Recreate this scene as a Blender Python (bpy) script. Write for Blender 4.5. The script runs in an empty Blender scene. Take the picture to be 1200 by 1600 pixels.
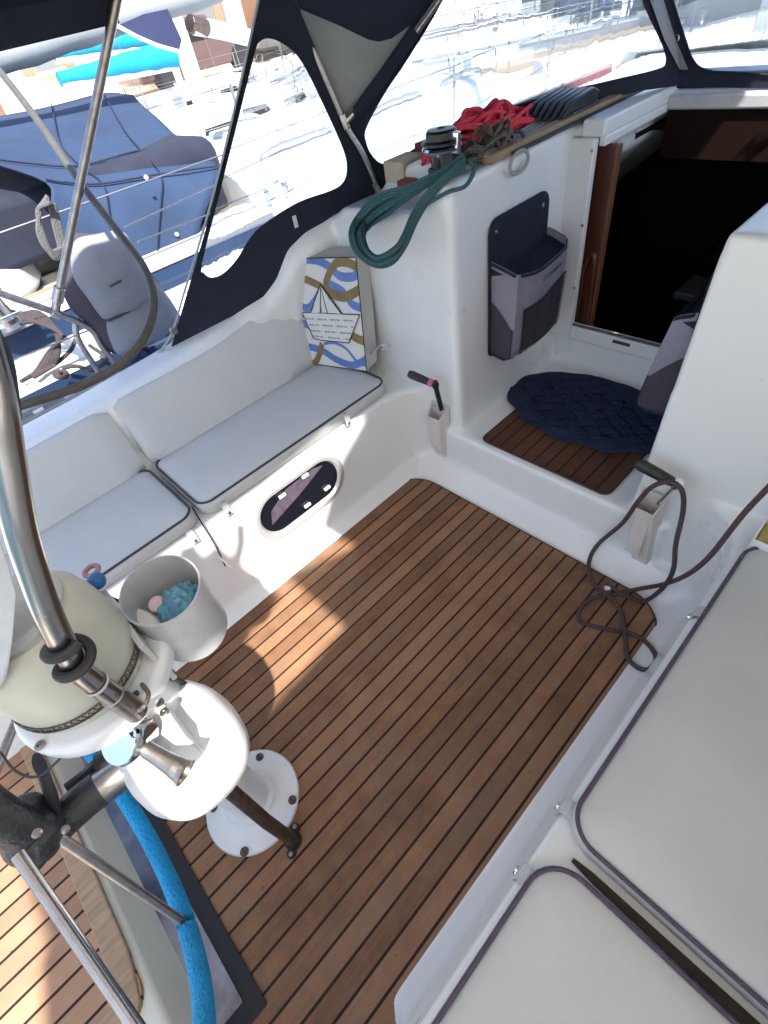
import bpy, bmesh, math, random
from mathutils import Vector, Matrix, noise
R = math.radians
S = bpy.context.scene
random.seed(7)

# ------------------------------------------------------------------ camera
# X = starboard, Y = forward, Z = up, metres, origin on the cockpit sole under the camera
FPX = 774.74
M = [[0.69690502, 0.44388981, -0.56328078],
     [0.70151558, -0.58511587, 0.40683573],
     [-0.14899428, -0.6786761, -0.7191658]]
H = 1.6
EYE = Vector((0, 0, H))
cam_d = bpy.data.cameras.new('camera')
cam = bpy.data.objects.new('camera', cam_d)
S.collection.objects.link(cam)
S.camera = cam
cam_d.sensor_fit = 'VERTICAL'
cam_d.sensor_height = 24
cam_d.lens = FPX / 1600 * 24
cam_d.clip_start = 0.02
cam_d.clip_end = 3000
mw = Matrix.Identity(4)
for r in range(3):
    mw[r][0] = M[r][0]; mw[r][1] = -M[r][1]; mw[r][2] = -M[r][2]; mw[r][3] = EYE[r]
cam.matrix_world = mw

# ------------------------------------------------------------------ light
SUN_D = Vector((-0.52, 0.20, -0.72)).normalized()      # direction the light travels
world = bpy.data.worlds.new("World")
S.world = world
world.use_nodes = True
wn = world.node_tree
bg = wn.nodes['Background']
sky = wn.nodes.new('ShaderNodeTexSky')
sky.sky_type = 'NISHITA'
sky.sun_disc = False
to_sun = -SUN_D
sky.sun_elevation = math.asin(to_sun.z)
sky.sun_rotation = math.atan2(to_sun.x, to_sun.y)
sky.air_density = 1.0
sky.dust_density = 1.5
wn.links.new(sky.outputs[0], bg.inputs[0])
bg.inputs[1].default_value = 0.14
sun_d = bpy.data.lights.new('sun', 'SUN')
sun_d.energy = 4.2
sun_d.angle = R(1.2)
sun_d.color = (1.0, 0.95, 0.87)
sun = bpy.data.objects.new('sun', sun_d)
S.collection.objects.link(sun)
sun.rotation_euler = SUN_D.to_track_quat('-Z', 'Y').to_euler()
S.view_settings.view_transform = 'Standard'
S.view_settings.look = 'None'
S.view_settings.gamma = 1
S.view_settings.exposure = 1.65
S.cycles.max_bounces = 8
S.cycles.transparent_max_bounces = 12
S.cycles.caustics_reflective = False
S.cycles.caustics_refractive = False

# ------------------------------------------------------------------ picture measuring: ray of a photo pixel met with a world plane
def ray(x, y):
    v = ((x - 600) / FPX, (y - 800) / FPX, 1.0)
    return Vector([sum(M[r][c] * v[c] for c in range(3)) for r in range(3)])
def AZ(x, y, z): r = ray(x, y); return EYE + r * ((z - H) / r.z)
def AX(x, y, X): r = ray(x, y); return EYE + r * (X / r.x)
def AY(x, y, Y): r = ray(x, y); return EYE + r * (Y / r.y)
def AP(x, y, p, n): r = ray(x, y); return EYE + r * ((Vector(p) - EYE).dot(n) / r.dot(n))

# ------------------------------------------------------------------ materials
MAT = {}
def nd(t, kind, **kw):
    n = t.nodes.new(kind)
    for k, v in kw.items():
        if k.startswith('i_'): n.inputs[k[2:].replace('_', ' ')].default_value = v
        else: setattr(n, k, v)
    return n
def mat(name, col, rough=0.5, metal=0.0, bump=0.0, bscale=60.0, var=0.0, vscale=4.0, coat=0.0, spec=0.5, trans=0.0, detail=4.0, sheen=0.0, stretch=None, var_col=None):
    if name in MAT: return MAT[name]
    m = bpy.data.materials.new(name); m.use_nodes = True; MAT[name] = m
    t = m.node_tree; b = t.nodes['Principled BSDF']
    b.inputs['Base Color'].default_value = (*col, 1)
    b.inputs['Roughness'].default_value = rough
    b.inputs['Metallic'].default_value = metal
    b.inputs['Specular IOR Level'].default_value = spec
    b.inputs['Coat Weight'].default_value = coat
    b.inputs['Transmission Weight'].default_value = trans
    b.inputs['Sheen Weight'].default_value = sheen
    geo = nd(t, 'ShaderNodeNewGeometry')
    src = geo.outputs['Position']
    if stretch:
        mp = nd(t, 'ShaderNodeMapping'); mp.inputs['Scale'].default_value = stretch
        t.links.new(src, mp.inputs[0]); src = mp.outputs[0]
    if var:
        n = nd(t, 'ShaderNodeTexNoise', i_Scale=vscale, i_Detail=detail, i_Roughness=0.6)
        t.links.new(src, n.inputs['Vector'])
        mx = nd(t, 'ShaderNodeMix', data_type='RGBA')
        c2 = var_col if var_col else tuple(max(0, c * (1 - var)) for c in col)
        mx.inputs['A'].default_value = (*col, 1); mx.inputs['B'].default_value = (*c2, 1)
        cr = nd(t, 'ShaderNodeMapRange'); cr.inputs['From Min'].default_value = 0.35; cr.inputs['From Max'].default_value = 0.7
        t.links.new(n.outputs[0], cr.inputs['Value'])
        t.links.new(cr.outputs[0], mx.inputs['Factor'])
        t.links.new(mx.outputs['Result'], b.inputs['Base Color'])
        rr = nd(t, 'ShaderNodeMapRange'); rr.inputs['To Min'].default_value = max(0.02, rough - 0.07); rr.inputs['To Max'].default_value = min(1, rough + 0.1)
        t.links.new(n.outputs[0], rr.inputs['Value']); t.links.new(rr.outputs[0], b.inputs['Roughness'])
    if bump:
        n2 = nd(t, 'ShaderNodeTexNoise', i_Scale=bscale, i_Detail=4.0)
        t.links.new(src, n2.inputs['Vector'])
        bp = nd(t, 'ShaderNodeBump', i_Strength=bump, i_Distance=0.01)
        t.links.new(n2.outputs[0], bp.inputs['Height']); t.links.new(bp.outputs[0], b.inputs['Normal'])
    return m
def teak(name, base, dark, pitch=0.0523, off=-0.3045, seam=0.0070, border=False):
    m = bpy.data.materials.new(name); m.use_nodes = True; MAT[name] = m
    t = m.node_tree; b = t.nodes['Principled BSDF']; L = t.links.new
    geo = nd(t, 'ShaderNodeNewGeometry'); sx = nd(t, 'ShaderNodeSeparateXYZ'); L(geo.outputs['Position'], sx.inputs[0])
    def math_(op, a, bb=None, cc=None):
        n = nd(t, 'ShaderNodeMath', operation=op)
        for i, v in enumerate((a, bb, cc)):
            if v is None: continue
            if hasattr(v, 'links') or hasattr(v, 'is_linked'): L(v, n.inputs[i])
            else: n.inputs[i].default_value = v
        return n.outputs[0]
    u = math_('DIVIDE', math_('SUBTRACT', sx.outputs[0], off), pitch)
    idx = math_('FLOOR', u); fr = math_('FRACT', u)
    dist = math_('MULTIPLY', math_('MINIMUM', fr, math_('SUBTRACT', 1.0, fr)), pitch)
    isseam = math_('LESS_THAN', dist, seam / 2)
    if border: isseam = math_('MULTIPLY', isseam, 0.0)
    wnz = nd(t, 'ShaderNodeTexWhiteNoise', noise_dimensions='1D'); L(idx, wnz.inputs['W'])
    # long grain
    cmb = nd(t, 'ShaderNodeCombineXYZ'); L(math_('MULTIPLY', sx.outputs[0], 260.0), cmb.inputs[0])
    L(math_('ADD', math_('MULTIPLY', sx.outputs[1], 5.0), math_('MULTIPLY', idx, 7.3)), cmb.inputs[1]); L(sx.outputs[2], cmb.inputs[2])
    gr = nd(t, 'ShaderNodeTexNoise', i_Scale=1.0, i_Detail=5.0, i_Roughness=0.65); L(cmb.outputs[0], gr.inputs['Vector'])
    bl = nd(t, 'ShaderNodeTexNoise', i_Scale=7.0, i_Detail=4.0, i_Roughness=0.7); L(geo.outputs['Position'], bl.inputs['Vector'])
    sp = nd(t, 'ShaderNodeTexNoise', i_Scale=48.0, i_Detail=3.0); L(geo.outputs['Position'], sp.inputs['Vector'])
    f = math_('ADD', math_('MULTIPLY', gr.outputs[0], 0.42), math_('ADD', math_('MULTIPLY', wnz.outputs[0], 0.30), math_('MULTIPLY', bl.outputs[0], 0.62)))
    mr = nd(t, 'ShaderNodeMapRange'); mr.inputs['From Min'].default_value = 0.34; mr.inputs['From Max'].default_value = 0.92; L(f, mr.inputs['Value'])
    cr = nd(t, 'ShaderNodeMix', data_type='RGBA'); cr.inputs['A'].default_value = (*dark, 1); cr.inputs['B'].default_value = (*base, 1)
    L(mr.outputs[0], cr.inputs['Factor'])
    pg = nd(t, 'ShaderNodeTexNoise', i_Scale=3.3, i_Detail=3.0, i_Roughness=0.6)
    pv = nd(t, 'ShaderNodeCombineXYZ'); L(math_('MULTIPLY', idx, 3.7), pv.inputs[0]); L(sx.outputs[1], pv.inputs[1]); L(pv.outputs[0], pg.inputs['Vector'])
    pr_ = nd(t, 'ShaderNodeMapRange'); pr_.inputs['From Min'].default_value = 0.48; pr_.inputs['From Max'].default_value = 0.72; pr_.inputs['To Max'].default_value = 0.55; L(pg.outputs[0], pr_.inputs['Value'])
    gm = nd(t, 'ShaderNodeMix', data_type='RGBA'); L(pr_.outputs[0], gm.inputs['Factor']); L(cr.outputs['Result'], gm.inputs['A']); gm.inputs['B'].default_value = (base[0] * 0.60, base[0] * 0.42, base[0] * 0.30, 1); cr = gm
    # small black specks
    spk = nd(t, 'ShaderNodeMapRange'); spk.inputs['From Min'].default_value = 0.735; spk.inputs['From Max'].default_value = 0.78; L(sp.outputs[0], spk.inputs['Value'])
    s2 = nd(t, 'ShaderNodeMix', data_type='RGBA'); L(math_('MULTIPLY', spk.outputs[0], 0.75), s2.inputs['Factor'])
    L(cr.outputs['Result'], s2.inputs['A']); s2.inputs['B'].default_value = (0.05, 0.035, 0.028, 1)
    s3 = nd(t, 'ShaderNodeMix', data_type='RGBA'); L(isseam, s3.inputs['Factor']); L(s2.outputs['Result'], s3.inputs['A'])
    s3.inputs['B'].default_value = (0.018, 0.009, 0.006, 1)
    L(s3.outputs['Result'], b.inputs['Base Color'])
    b.inputs['Roughness'].default_value = 0.62; b.inputs['Specular IOR Level'].default_value = 0.28
    hgt = math_('SUBTRACT', math_('MULTIPLY', gr.outputs[0], 0.35), math_('MULTIPLY', isseam, 0.8))
    bp = nd(t, 'ShaderNodeBump', i_Strength=0.35, i_Distance=0.003); L(hgt, bp.inputs['Height']); L(bp.outputs[0], b.inputs['Normal'])
    return m
def clear_vinyl(name, haze, tint=(0.93, 0.96, 0.97), wr=1.0, stretch=(1, 1, 1)):
    m = bpy.data.materials.new(name); m.use_nodes = True; MAT[name] = m
    t = m.node_tree; L = t.links.new
    out = t.nodes['Material Output']; t.nodes.remove(t.nodes['Principled BSDF'])
    geo = nd(t, 'ShaderNodeNewGeometry'); mp = nd(t, 'ShaderNodeMapping'); mp.inputs['Scale'].default_value = stretch; L(geo.outputs['Position'], mp.inputs[0])
    n = nd(t, 'ShaderNodeTexNoise', i_Scale=3.2, i_Detail=3.5, i_Roughness=0.5, i_Distortion=1.2); L(mp.outputs[0], n.inputs['Vector'])
    bp = nd(t, 'ShaderNodeBump', i_Strength=0.9 * wr, i_Distance=0.05); L(n.outputs[0], bp.inputs['Height'])
    tr = nd(t, 'ShaderNodeBsdfTransparent'); tr.inputs[0].default_value = (*tint, 1)
    rf = nd(t, 'ShaderNodeBsdfRefraction', i_Roughness=0.03, i_IOR=1.08); rf.inputs[0].default_value = (*tint, 1); L(bp.outputs[0], rf.inputs['Normal'])
    gl = nd(t, 'ShaderNodeBsdfGlossy', i_Roughness=0.12); gl.inputs[0].default_value = (1, 1, 1, 1); L(bp.outputs[0], gl.inputs['Normal'])
    df = nd(t, 'ShaderNodeBsdfTranslucent'); df.inputs[0].default_value = (0.85, 0.9, 0.95, 1)
    m1 = nd(t, 'ShaderNodeMixShader'); m1.inputs[0].default_value = 0.72; L(tr.outputs[0], m1.inputs[1]); L(rf.outputs[0], m1.inputs[2])
    m2 = nd(t, 'ShaderNodeMixShader'); L(m1.outputs[0], m2.inputs[1]); L(df.outputs[0], m2.inputs[2])
    rng = nd(t, 'ShaderNodeMapRange'); rng.inputs['From Min'].default_value = 0.4; rng.inputs['From Max'].default_value = 0.75
    rng.inputs['To Min'].default_value = haze * 0.3; rng.inputs['To Max'].default_value = haze; L(n.outputs[0], rng.inputs['Value']); L(rng.outputs[0], m2.inputs[0])
    m3 = nd(t, 'ShaderNodeMixShader'); fr = nd(t, 'ShaderNodeFresnel', i_IOR=1.35); L(bp.outputs[0], fr.inputs[1]); L(fr.outputs[0], m3.inputs[0]); L(m2.outputs[0], m3.inputs[1]); L(gl.outputs[0], m3.inputs[2])
    L(m3.outputs[0], out.inputs[0])
    return m
def rope_mat(name, col, col2, scale=220.0, amount=0.5, rough=0.85):
    m = bpy.data.materials.new(name); m.use_nodes = True; MAT[name] = m
    t = m.node_tree; b = t.nodes['Principled BSDF']; L = t.links.new
    tc = nd(t, 'ShaderNodeTexCoord')
    mp = nd(t, 'ShaderNodeMapping'); mp.inputs['Rotation'].default_value = (0, 0, 0.7); L(tc.outputs['UV'], mp.inputs[0])
    geo = nd(t, 'ShaderNodeNewGeometry')
    v = nd(t, 'ShaderNodeTexVoronoi', i_Scale=scale); L(geo.outputs['Position'], v.inputs['Vector'])
    rg = nd(t, 'ShaderNodeMapRange'); rg.inputs['From Min'].default_value = 0.3; rg.inputs['From Max'].default_value = 0.7; L(v.outputs['Distance'], rg.inputs['Value'])
    mm = nd(t, 'ShaderNodeMath', operation='MULTIPLY'); mm.inputs[1].default_value = amount; L(rg.outputs[0], mm.inputs[0])
    mx = nd(t, 'ShaderNodeMix', data_type='RGBA'); mx.inputs['A'].default_value = (*col, 1); mx.inputs['B'].default_value = (*col2, 1); L(mm.outputs[0], mx.inputs['Factor'])
    L(mx.outputs['Result'], b.inputs['Base Color']); b.inputs['Roughness'].default_value = rough
    bp = nd(t, 'ShaderNodeBump', i_Strength=0.6, i_Distance=0.002); L(v.outputs['Distance'], bp.inputs['Height']); L(bp.outputs[0], b.inputs['Normal'])
    return m

gel = mat('gelcoat', (0.80, 0.815, 0.82), 0.28, var=0.05, vscale=2.2, bump=0.03, bscale=9, coat=0.25)
def add_specks(m, scale=38.0, lo=0.70, hi=0.78, col=(0.30, 0.28, 0.25), amt=0.5):
    t = m.node_tree; b = t.nodes['Principled BSDF']; l = b.inputs['Base Color'].links[0]; src = l.from_socket
    geo = nd(t, 'ShaderNodeNewGeometry'); n = nd(t, 'ShaderNodeTexNoise', i_Scale=scale, i_Detail=3.0); t.links.new(geo.outputs['Position'], n.inputs['Vector'])
    n2 = nd(t, 'ShaderNodeTexNoise', i_Scale=3.1, i_Detail=2.0); t.links.new(geo.outputs['Position'], n2.inputs['Vector'])
    r1 = nd(t, 'ShaderNodeMapRange'); r1.inputs['From Min'].default_value = lo; r1.inputs['From Max'].default_value = hi; t.links.new(n.outputs[0], r1.inputs['Value'])
    r2 = nd(t, 'ShaderNodeMapRange'); r2.inputs['From Min'].default_value = 0.5; r2.inputs['From Max'].default_value = 0.62; r2.inputs['To Max'].default_value = amt; t.links.new(n2.outputs[0], r2.inputs['Value'])
    mu = nd(t, 'ShaderNodeMath', operation='MULTIPLY'); t.links.new(r1.outputs[0], mu.inputs[0]); t.links.new(r2.outputs[0], mu.inputs[1])
    mx = nd(t, 'ShaderNodeMix', data_type='RGBA'); t.links.new(mu.outputs[0], mx.inputs['Factor']); t.links.new(src, mx.inputs['A']); mx.inputs['B'].default_value = (*col, 1)
    t.links.new(mx.outputs['Result'], b.inputs['Base Color'])
add_specks(gel)
gel2 = mat('gelcoat_warm_lit', (0.66, 0.66, 0.58), 0.4, var=0.08, vscale=5)  # same white gelcoat, with the warm light on it put into the colour
white_pl = mat('white_plastic', (0.76, 0.77, 0.78), 0.32, var=0.06, vscale=14)
grey_pl = mat('grey_plastic', (0.52, 0.53, 0.54), 0.5, var=0.16, vscale=22, bump=0.05, bscale=40)
pink_pl = mat('warm_white_plastic', (0.66, 0.61, 0.58), 0.45, var=0.1, vscale=20)
vinyl = mat('vinyl_upholstery', (0.60, 0.62, 0.635), 0.5, var=0.08, vscale=3, bump=0.30, bscale=10)
vinyl_r = mat('vinyl_upholstery_shaded', (0.50, 0.51, 0.50), 0.5, var=0.10, vscale=3.5, bump=0.30, bscale=9)  # same vinyl darkened and warmed, balancing the starboard light in its colour
piping = mat('dark_piping', (0.05, 0.05, 0.065), 0.6)
piping_p = mat('purple_piping', (0.075, 0.05, 0.09), 0.6, var=0.3, vscale=60)
navy = mat('navy_canvas', (0.012, 0.016, 0.036), 0.85, bump=0.25, bscale=500, var=0.25, vscale=6)
navy2 = mat('navy_canvas_sunned', (0.016, 0.038, 0.092), 0.85, bump=0.5, bscale=12, var=0.3, vscale=2.2)
greyc = mat('grey_canvas', (0.30, 0.31, 0.32), 0.85, bump=0.2, bscale=400, var=0.15, vscale=8)
tape = mat('webbing_tape', (0.36, 0.36, 0.34), 0.8, bump=0.3, bscale=700)
steel = mat('stainless_steel', (0.44, 0.41, 0.39), 0.22, metal=1.0, var=0.15, vscale=30)
steel_b = mat('brushed_steel', (0.42, 0.38, 0.36), 0.34, metal=1.0, var=0.3, vscale=40)
steel_d = mat('tarnished_steel', (0.20, 0.15, 0.13), 0.42, metal=0.9, var=0.4, vscale=50)
chrome = mat('chrome', (0.85, 0.85, 0.86), 0.05, metal=1.0)
black = mat('black_plastic', (0.012, 0.012, 0.014), 0.35, var=0.2, vscale=30)
rubber = mat('black_rubber', (0.02, 0.02, 0.022), 0.55, bump=0.1, bscale=80)
leather = mat('black_leather', (0.028, 0.028, 0.03), 0.42, bump=0.5, bscale=70, var=0.3, vscale=20)
dkgrey = mat('dark_grey_hose', (0.09, 0.085, 0.08), 0.55, var=0.3, vscale=30)
cyan = mat('cyan_cloth', (0.0, 0.29, 0.60), 0.75, bump=0.9, bscale=130, stretch=(1, 1, 0.5), var=0.2, vscale=14)
cream = mat('cream_cover', (0.56, 0.55, 0.465), 0.42, var=0.12, vscale=9)
darkwood = mat('interior_mahogany', (0.10, 0.028, 0.012), 0.3, var=0.4, vscale=6, stretch=(8, 8, 1), coat=0.3)
dark_in = mat('cabin_shade', (0.014, 0.007, 0.005), 0.95, spec=0.1)  # near-black colour stands in for the shade of the unlit cabin
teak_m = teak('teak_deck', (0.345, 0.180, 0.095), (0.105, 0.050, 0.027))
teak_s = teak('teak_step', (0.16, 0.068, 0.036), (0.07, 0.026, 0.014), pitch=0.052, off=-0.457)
teak_a = teak('teak_aft', (0.42, 0.25, 0.155), (0.22, 0.125, 0.075), off=-0.32)
teak_w = mat('weathered_teak_trim', (0.36, 0.25, 0.155), 0.6, var=0.35, vscale=20, stretch=(4, 0.5, 4), bump=0.2, bscale=90)
edge_teak = mat('teak_margin', (0.04, 0.022, 0.014), 0.6)
navy_rope = mat('navy_rope', (0.019, 0.031, 0.085), 0.9, bump=0.8, bscale=330, var=0.35, vscale=30)
teal_rope = rope_mat('teal_rope', (0.045, 0.125, 0.135), (0.012, 0.04, 0.048), 260)
red_rope = rope_mat('red_rope', (0.85, 0.075, 0.12), (0.60, 0.03, 0.06), 200)
tan_rope = rope_mat('grey_brown_rope', (0.16, 0.14, 0.12), (0.05, 0.042, 0.038), 240, 0.9)
plum_rope = rope_mat('plum_rope', (0.032, 0.014, 0.018), (0.22, 0.15, 0.15), 330, 0.45)
dark_rope = rope_mat('dark_rope', (0.03, 0.02, 0.024), (0.09, 0.07, 0.07), 200, 0.6)
lilac = mat('lilac_grey_fabric', (0.26, 0.25, 0.31), 0.8, bump=0.25, bscale=260, var=0.12, vscale=10)
purple = mat('plum_fabric', (0.05, 0.042, 0.062), 0.85, bump=0.2, bscale=260)
mesh_m = mat('mesh_fabric', (0.045, 0.048, 0.055), 0.7, bump=0.9, bscale=260, var=0.5, vscale=35, stretch=(1, 1, 0.15))
bag_w = mat('bag_white', (0.70, 0.70, 0.68), 0.55, var=0.05, vscale=12)
bag_s = mat('bag_side', (0.50, 0.49, 0.47), 0.6, var=0.1, vscale=12)
ink_blue = mat('print_blue', (0.13, 0.22, 0.56), 0.55, var=0.25, vscale=30)
ink_gold = mat('print_gold', (0.25, 0.17, 0.065), 0.55, var=0.25, vscale=30)
ink_dark = mat('print_dark', (0.03, 0.032, 0.04), 0.6)
ink_pink = mat('faded_pink', (0.55, 0.12, 0.28), 0.5)
hullw = mat('boat_white', (0.52, 0.53, 0.54), 0.3, var=0.05, vscale=2)
hulld = mat('boat_deck_grey', (0.42, 0.46, 0.49), 0.6, var=0.15, vscale=12)
bluest = mat('boat_blue_stripe', (0.014, 0.03, 0.075), 0.35)
stone = mat('peach_stone', (0.62, 0.45, 0.32), 0.9, var=0.25, vscale=1.2, bump=0.5, bscale=4)
stone2 = mat('pale_stone', (0.66, 0.58, 0.48), 0.9, var=0.2, vscale=1.5, bump=0.5, bscale=4)
wood_br = mat('door_brown', (0.16, 0.085, 0.05), 0.7)
alloy = mat('mast_alloy', (0.72, 0.72, 0.70), 0.35, metal=0.3)
white_em = mat('white_paint', (0.82, 0.82, 0.82), 0.5)

# ------------------------------------------------------------------ object helpers
COL = S.collection
def link(name, me, m=None, parent=None, smooth=True):
    o = bpy.data.objects.new(name, me); COL.objects.link(o)
    if m is not None:
        for mm in (m if isinstance(m, (list, tuple)) else [m]): me.materials.append(mm)
    if smooth:
        for p in me.polygons: p.use_smooth = True
    if parent is not None: o.parent = parent; o.matrix_parent_inverse = parent.matrix_world.inverted()
    return o
def fin(name, bm, m, parent=None, smooth=True, bevel=0.0, seg=3, angle=35):
    bmesh.ops.recalc_face_normals(bm, faces=bm.faces)
    me = bpy.data.meshes.new(name); bm.to_mesh(me); bm.free()
    o = link(name, me, m, parent, smooth)
    if bevel:
        b = o.modifiers.new('bevel', 'BEVEL'); b.width = bevel; b.segments = seg; b.limit_method = 'ANGLE'; b.angle_limit = R(30)
        b.harden_normals = False
    if smooth:
        try: me.shade_auto = True
        except Exception: pass
        es = [e for e in me.edges]
        set_sharp(me, angle)
    return o
def set_sharp(me, angle):
    bm = bmesh.new(); bm.from_mesh(me)
    a = R(angle)
    for e in bm.edges:
        if len(e.link_faces) == 2 and e.calc_face_angle(0) > a: e.smooth = False
    bm.to_mesh(me); bm.free()
def tag(o, label=None, cat=None, group=None, kind=None):
    if label: o['label'] = label
    if cat: o['category'] = cat
    if group: o['group'] = group
    if kind: o['kind'] = kind
    return o
def thing(name, loc, label, cat, group=None):
    o = bpy.data.objects.new(name, None); COL.objects.link(o); o.location = loc; o.empty_display_size = 0.1
    bpy.context.view_layer.update() if False else None
    o.matrix_world = Matrix.Translation(Vector(loc))
    return tag(o, label, cat, group)
def box(bm, lo, hi, mi=0):
    x0, y0, z0 = lo; x1, y1, z1 = hi
    v = [bm.verts.new(p) for p in ((x0, y0, z0), (x1, y0, z0), (x1, y1, z0), (x0, y1, z0), (x0, y0, z1), (x1, y0, z1), (x1, y1, z1), (x0, y1, z1))]
    for f in ((0, 3, 2, 1), (4, 5, 6, 7), (0, 1, 5, 4), (1, 2, 6, 5), (2, 3, 7, 6), (3, 0, 4, 7)):
        bm.faces.new([v[i] for i in f]).material_index = mi
    return v
def prism(bm, base, off, mi=0):
    """base: list of 3D points (planar loop); off: extrusion vector"""
    off = Vector(off)
    a = [bm.verts.new(p) for p in base]; b = [bm.verts.new(Vector(p) + off) for p in base]
    n = len(a)
    fs = [bm.faces.new(a[::-1]), bm.faces.new(b)]
    for i in range(n): fs.append(bm.faces.new((a[i], a[(i + 1) % n], b[(i + 1) % n], b[i])))
    for f in fs: f.material_index = mi
def spline(pts, n=8, closed=False):
    P = [Vector(p) for p in pts]; out = []
    m = len(P); rng = range(m if closed else m - 1)
    for i in rng:
        p0 = P[(i - 1) % m] if (closed or i > 0) else P[i] * 2 - P[i + 1]
        p1 = P[i]; p2 = P[(i + 1) % m]
        p3 = P[(i + 2) % m] if (closed or i + 2 < m) else P[i + 1] * 2 - P[i]
        for k in range(n):
            t = k / n
            out.append(0.5 * ((2 * p1) + (p2 - p0) * t + (2 * p0 - 5 * p1 + 4 * p2 - p3) * t * t + (3 * p1 - p0 - 3 * p2 + p3) * t ** 3))
    if not closed: out.append(P[-1])
    return out
def tube(bm, pts, r, seg=10, closed=False, caps=True, mi=0, flat=1.0, rs=None):
    P = [Vector(p) for p in pts]; n = len(P); rings = []
    up = None
    for i in range(n):
        if closed: d = P[(i + 1) % n] - P[i - 1]
        else: d = P[min(i + 1, n - 1)] - P[max(i - 1, 0)]
        if d.length < 1e-9: d = Vector((0, 0, 1))
        d.normalize()
        if up is None:
            up = Vector((0, 0, 1)) if abs(d.z) < 0.9 else Vector((1, 0, 0))
        a = d.cross(up)
        if a.length < 1e-5: a = d.cross(Vector((1, 0.3, 0)))
        a.normalize(); b = a.cross(d).normalized(); up = b
        rr = rs[i] if rs else r
        rings.append([bm.verts.new(P[i] + a * (math.cos(2 * math.pi * k / seg) * rr) + b * (math.sin(2 * math.pi * k / seg) * rr * flat)) for k in range(seg)])
    m = n if closed else n - 1
    for i in range(m):
        A = rings[i]; B = rings[(i + 1) % n]
        for k in range(seg):
            f = bm.faces.new((A[k], A[(k + 1) % seg], B[(k + 1) % seg], B[k])); f.material_index = mi
    if caps and not closed:
        bm.faces.new(rings[0][::-1]).material_index = mi; bm.faces.new(rings[-1]).material_index = mi
def lathe(bm, prof, seg=32, c=(0, 0, 0), axis=(0, 0, 1), sx=1.0, sy=1.0, mi=0):
    ax = Vector(axis).normalized(); q = Vector((0, 0, 1)).rotation_difference(ax); c = Vector(c); rings = []
    for r, z in prof:
        if r < 1e-6: rings.append([bm.verts.new(c + q @ Vector((0, 0, z)))])
        else: rings.append([bm.verts.new(c + q @ Vector((r * sx * math.cos(2 * math.pi * k / seg), r * sy * math.sin(2 * math.pi * k / seg), z))) for k in range(seg)])
    for A, B in zip(rings, rings[1:]):
        for k in range(seg):
            a, b = A[k % len(A)], A[(k + 1) % len(A)]; c2, d = B[(k + 1) % len(B)], B[k % len(B)]
            vs = []
            for v in (a, b, c2, d):
                if v not in vs: vs.append(v)
            if len(vs) > 2: bm.faces.new(vs).material_index = mi
def rrect(x0, y0, x1, y1, r, n=6):
    """rounded rectangle, r may be a 4-tuple (x0y0, x1y0, x1y1, x0y1)"""
    if not isinstance(r, tuple): r = (r,) * 4
    out = []
    for (cx, cy, a0, rr) in ((x0 + r[0], y0 + r[0], 180, r[0]), (x1 - r[1], y0 + r[1], 270, r[1]), (x1 - r[2], y1 - r[2], 0, r[2]), (x0 + r[3], y1 - r[3], 90, r[3])):
        for k in range(n + 1):
            a = R(a0 + 90 * k / n); out.append((cx + rr * math.cos(a), cy + rr * math.sin(a)))
    return out
def holed(outline, holes, thick, nrm):
    """planar sheet with holes: lists of 3D points"""
    bm = bmesh.new(); es = []
    for loop in [outline] + holes:
        vs = [bm.verts.new(p) for p in loop]
        for i in range(len(vs)): es.append(bm.edges.new((vs[i], vs[(i + 1) % len(vs)])))
    bmesh.ops.triangle_fill(bm, edges=es, use_beauty=True, use_dissolve=False)
    ex = bmesh.ops.extrude_face_region(bm, geom=list(bm.faces))
    bmesh.ops.translate(bm, verts=[g for g in ex['geom'] if isinstance(g, bmesh.types.BMVert)], vec=Vector(nrm) * thick)
    return bm
def ptube(name, pts, r, m, parent=None, n=8, seg=10, closed=False, **kw):
    bm = bmesh.new(); tube(bm, spline(pts, n, closed) if n > 1 else pts, r, seg, closed, **kw)
    return fin(name, bm, m, parent, angle=60)
def text_mesh(name, body, size, mtx, m, parent=None, ext=0.0004, align='LEFT', bold=0.0, fit=None):
    cu = bpy.data.curves.new(name + '_curve', 'FONT'); cu.body = body; cu.size = size; cu.extrude = ext; cu.align_x = align; cu.offset = bold
    cu.resolution_u = 3
    tmp = bpy.data.objects.new(name + '_tmp', cu); COL.objects.link(tmp)
    bpy.context.view_layer.update()
    me = bpy.data.meshes.new_from_object(tmp.evaluated_get(bpy.context.evaluated_depsgraph_get()))
    bpy.data.objects.remove(tmp)
    if fit:
        w_ = max(v.co.x for v in me.vertices); me.transform(Matrix.Diagonal((fit / w_, 1.0, 1.0, 1.0)))
    me.transform(mtx); me.materials.clear()
    return link(name, me, m, parent, False)

# ================================================================== SETTING: water, quay
bm = bmesh.new()
v = [bm.verts.new(p) for p in ((-600, -600, -0.75), (600, -600, -0.75), (600, 600, -0.75), (-600, 600, -0.75))]; bm.faces.new(v)
watm = mat('harbour_water', (0.04, 0.10, 0.12), 0.12, bump=0.25, bscale=2.2)
tag(fin('water', bm, watm, smooth=False), kind='structure')

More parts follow.
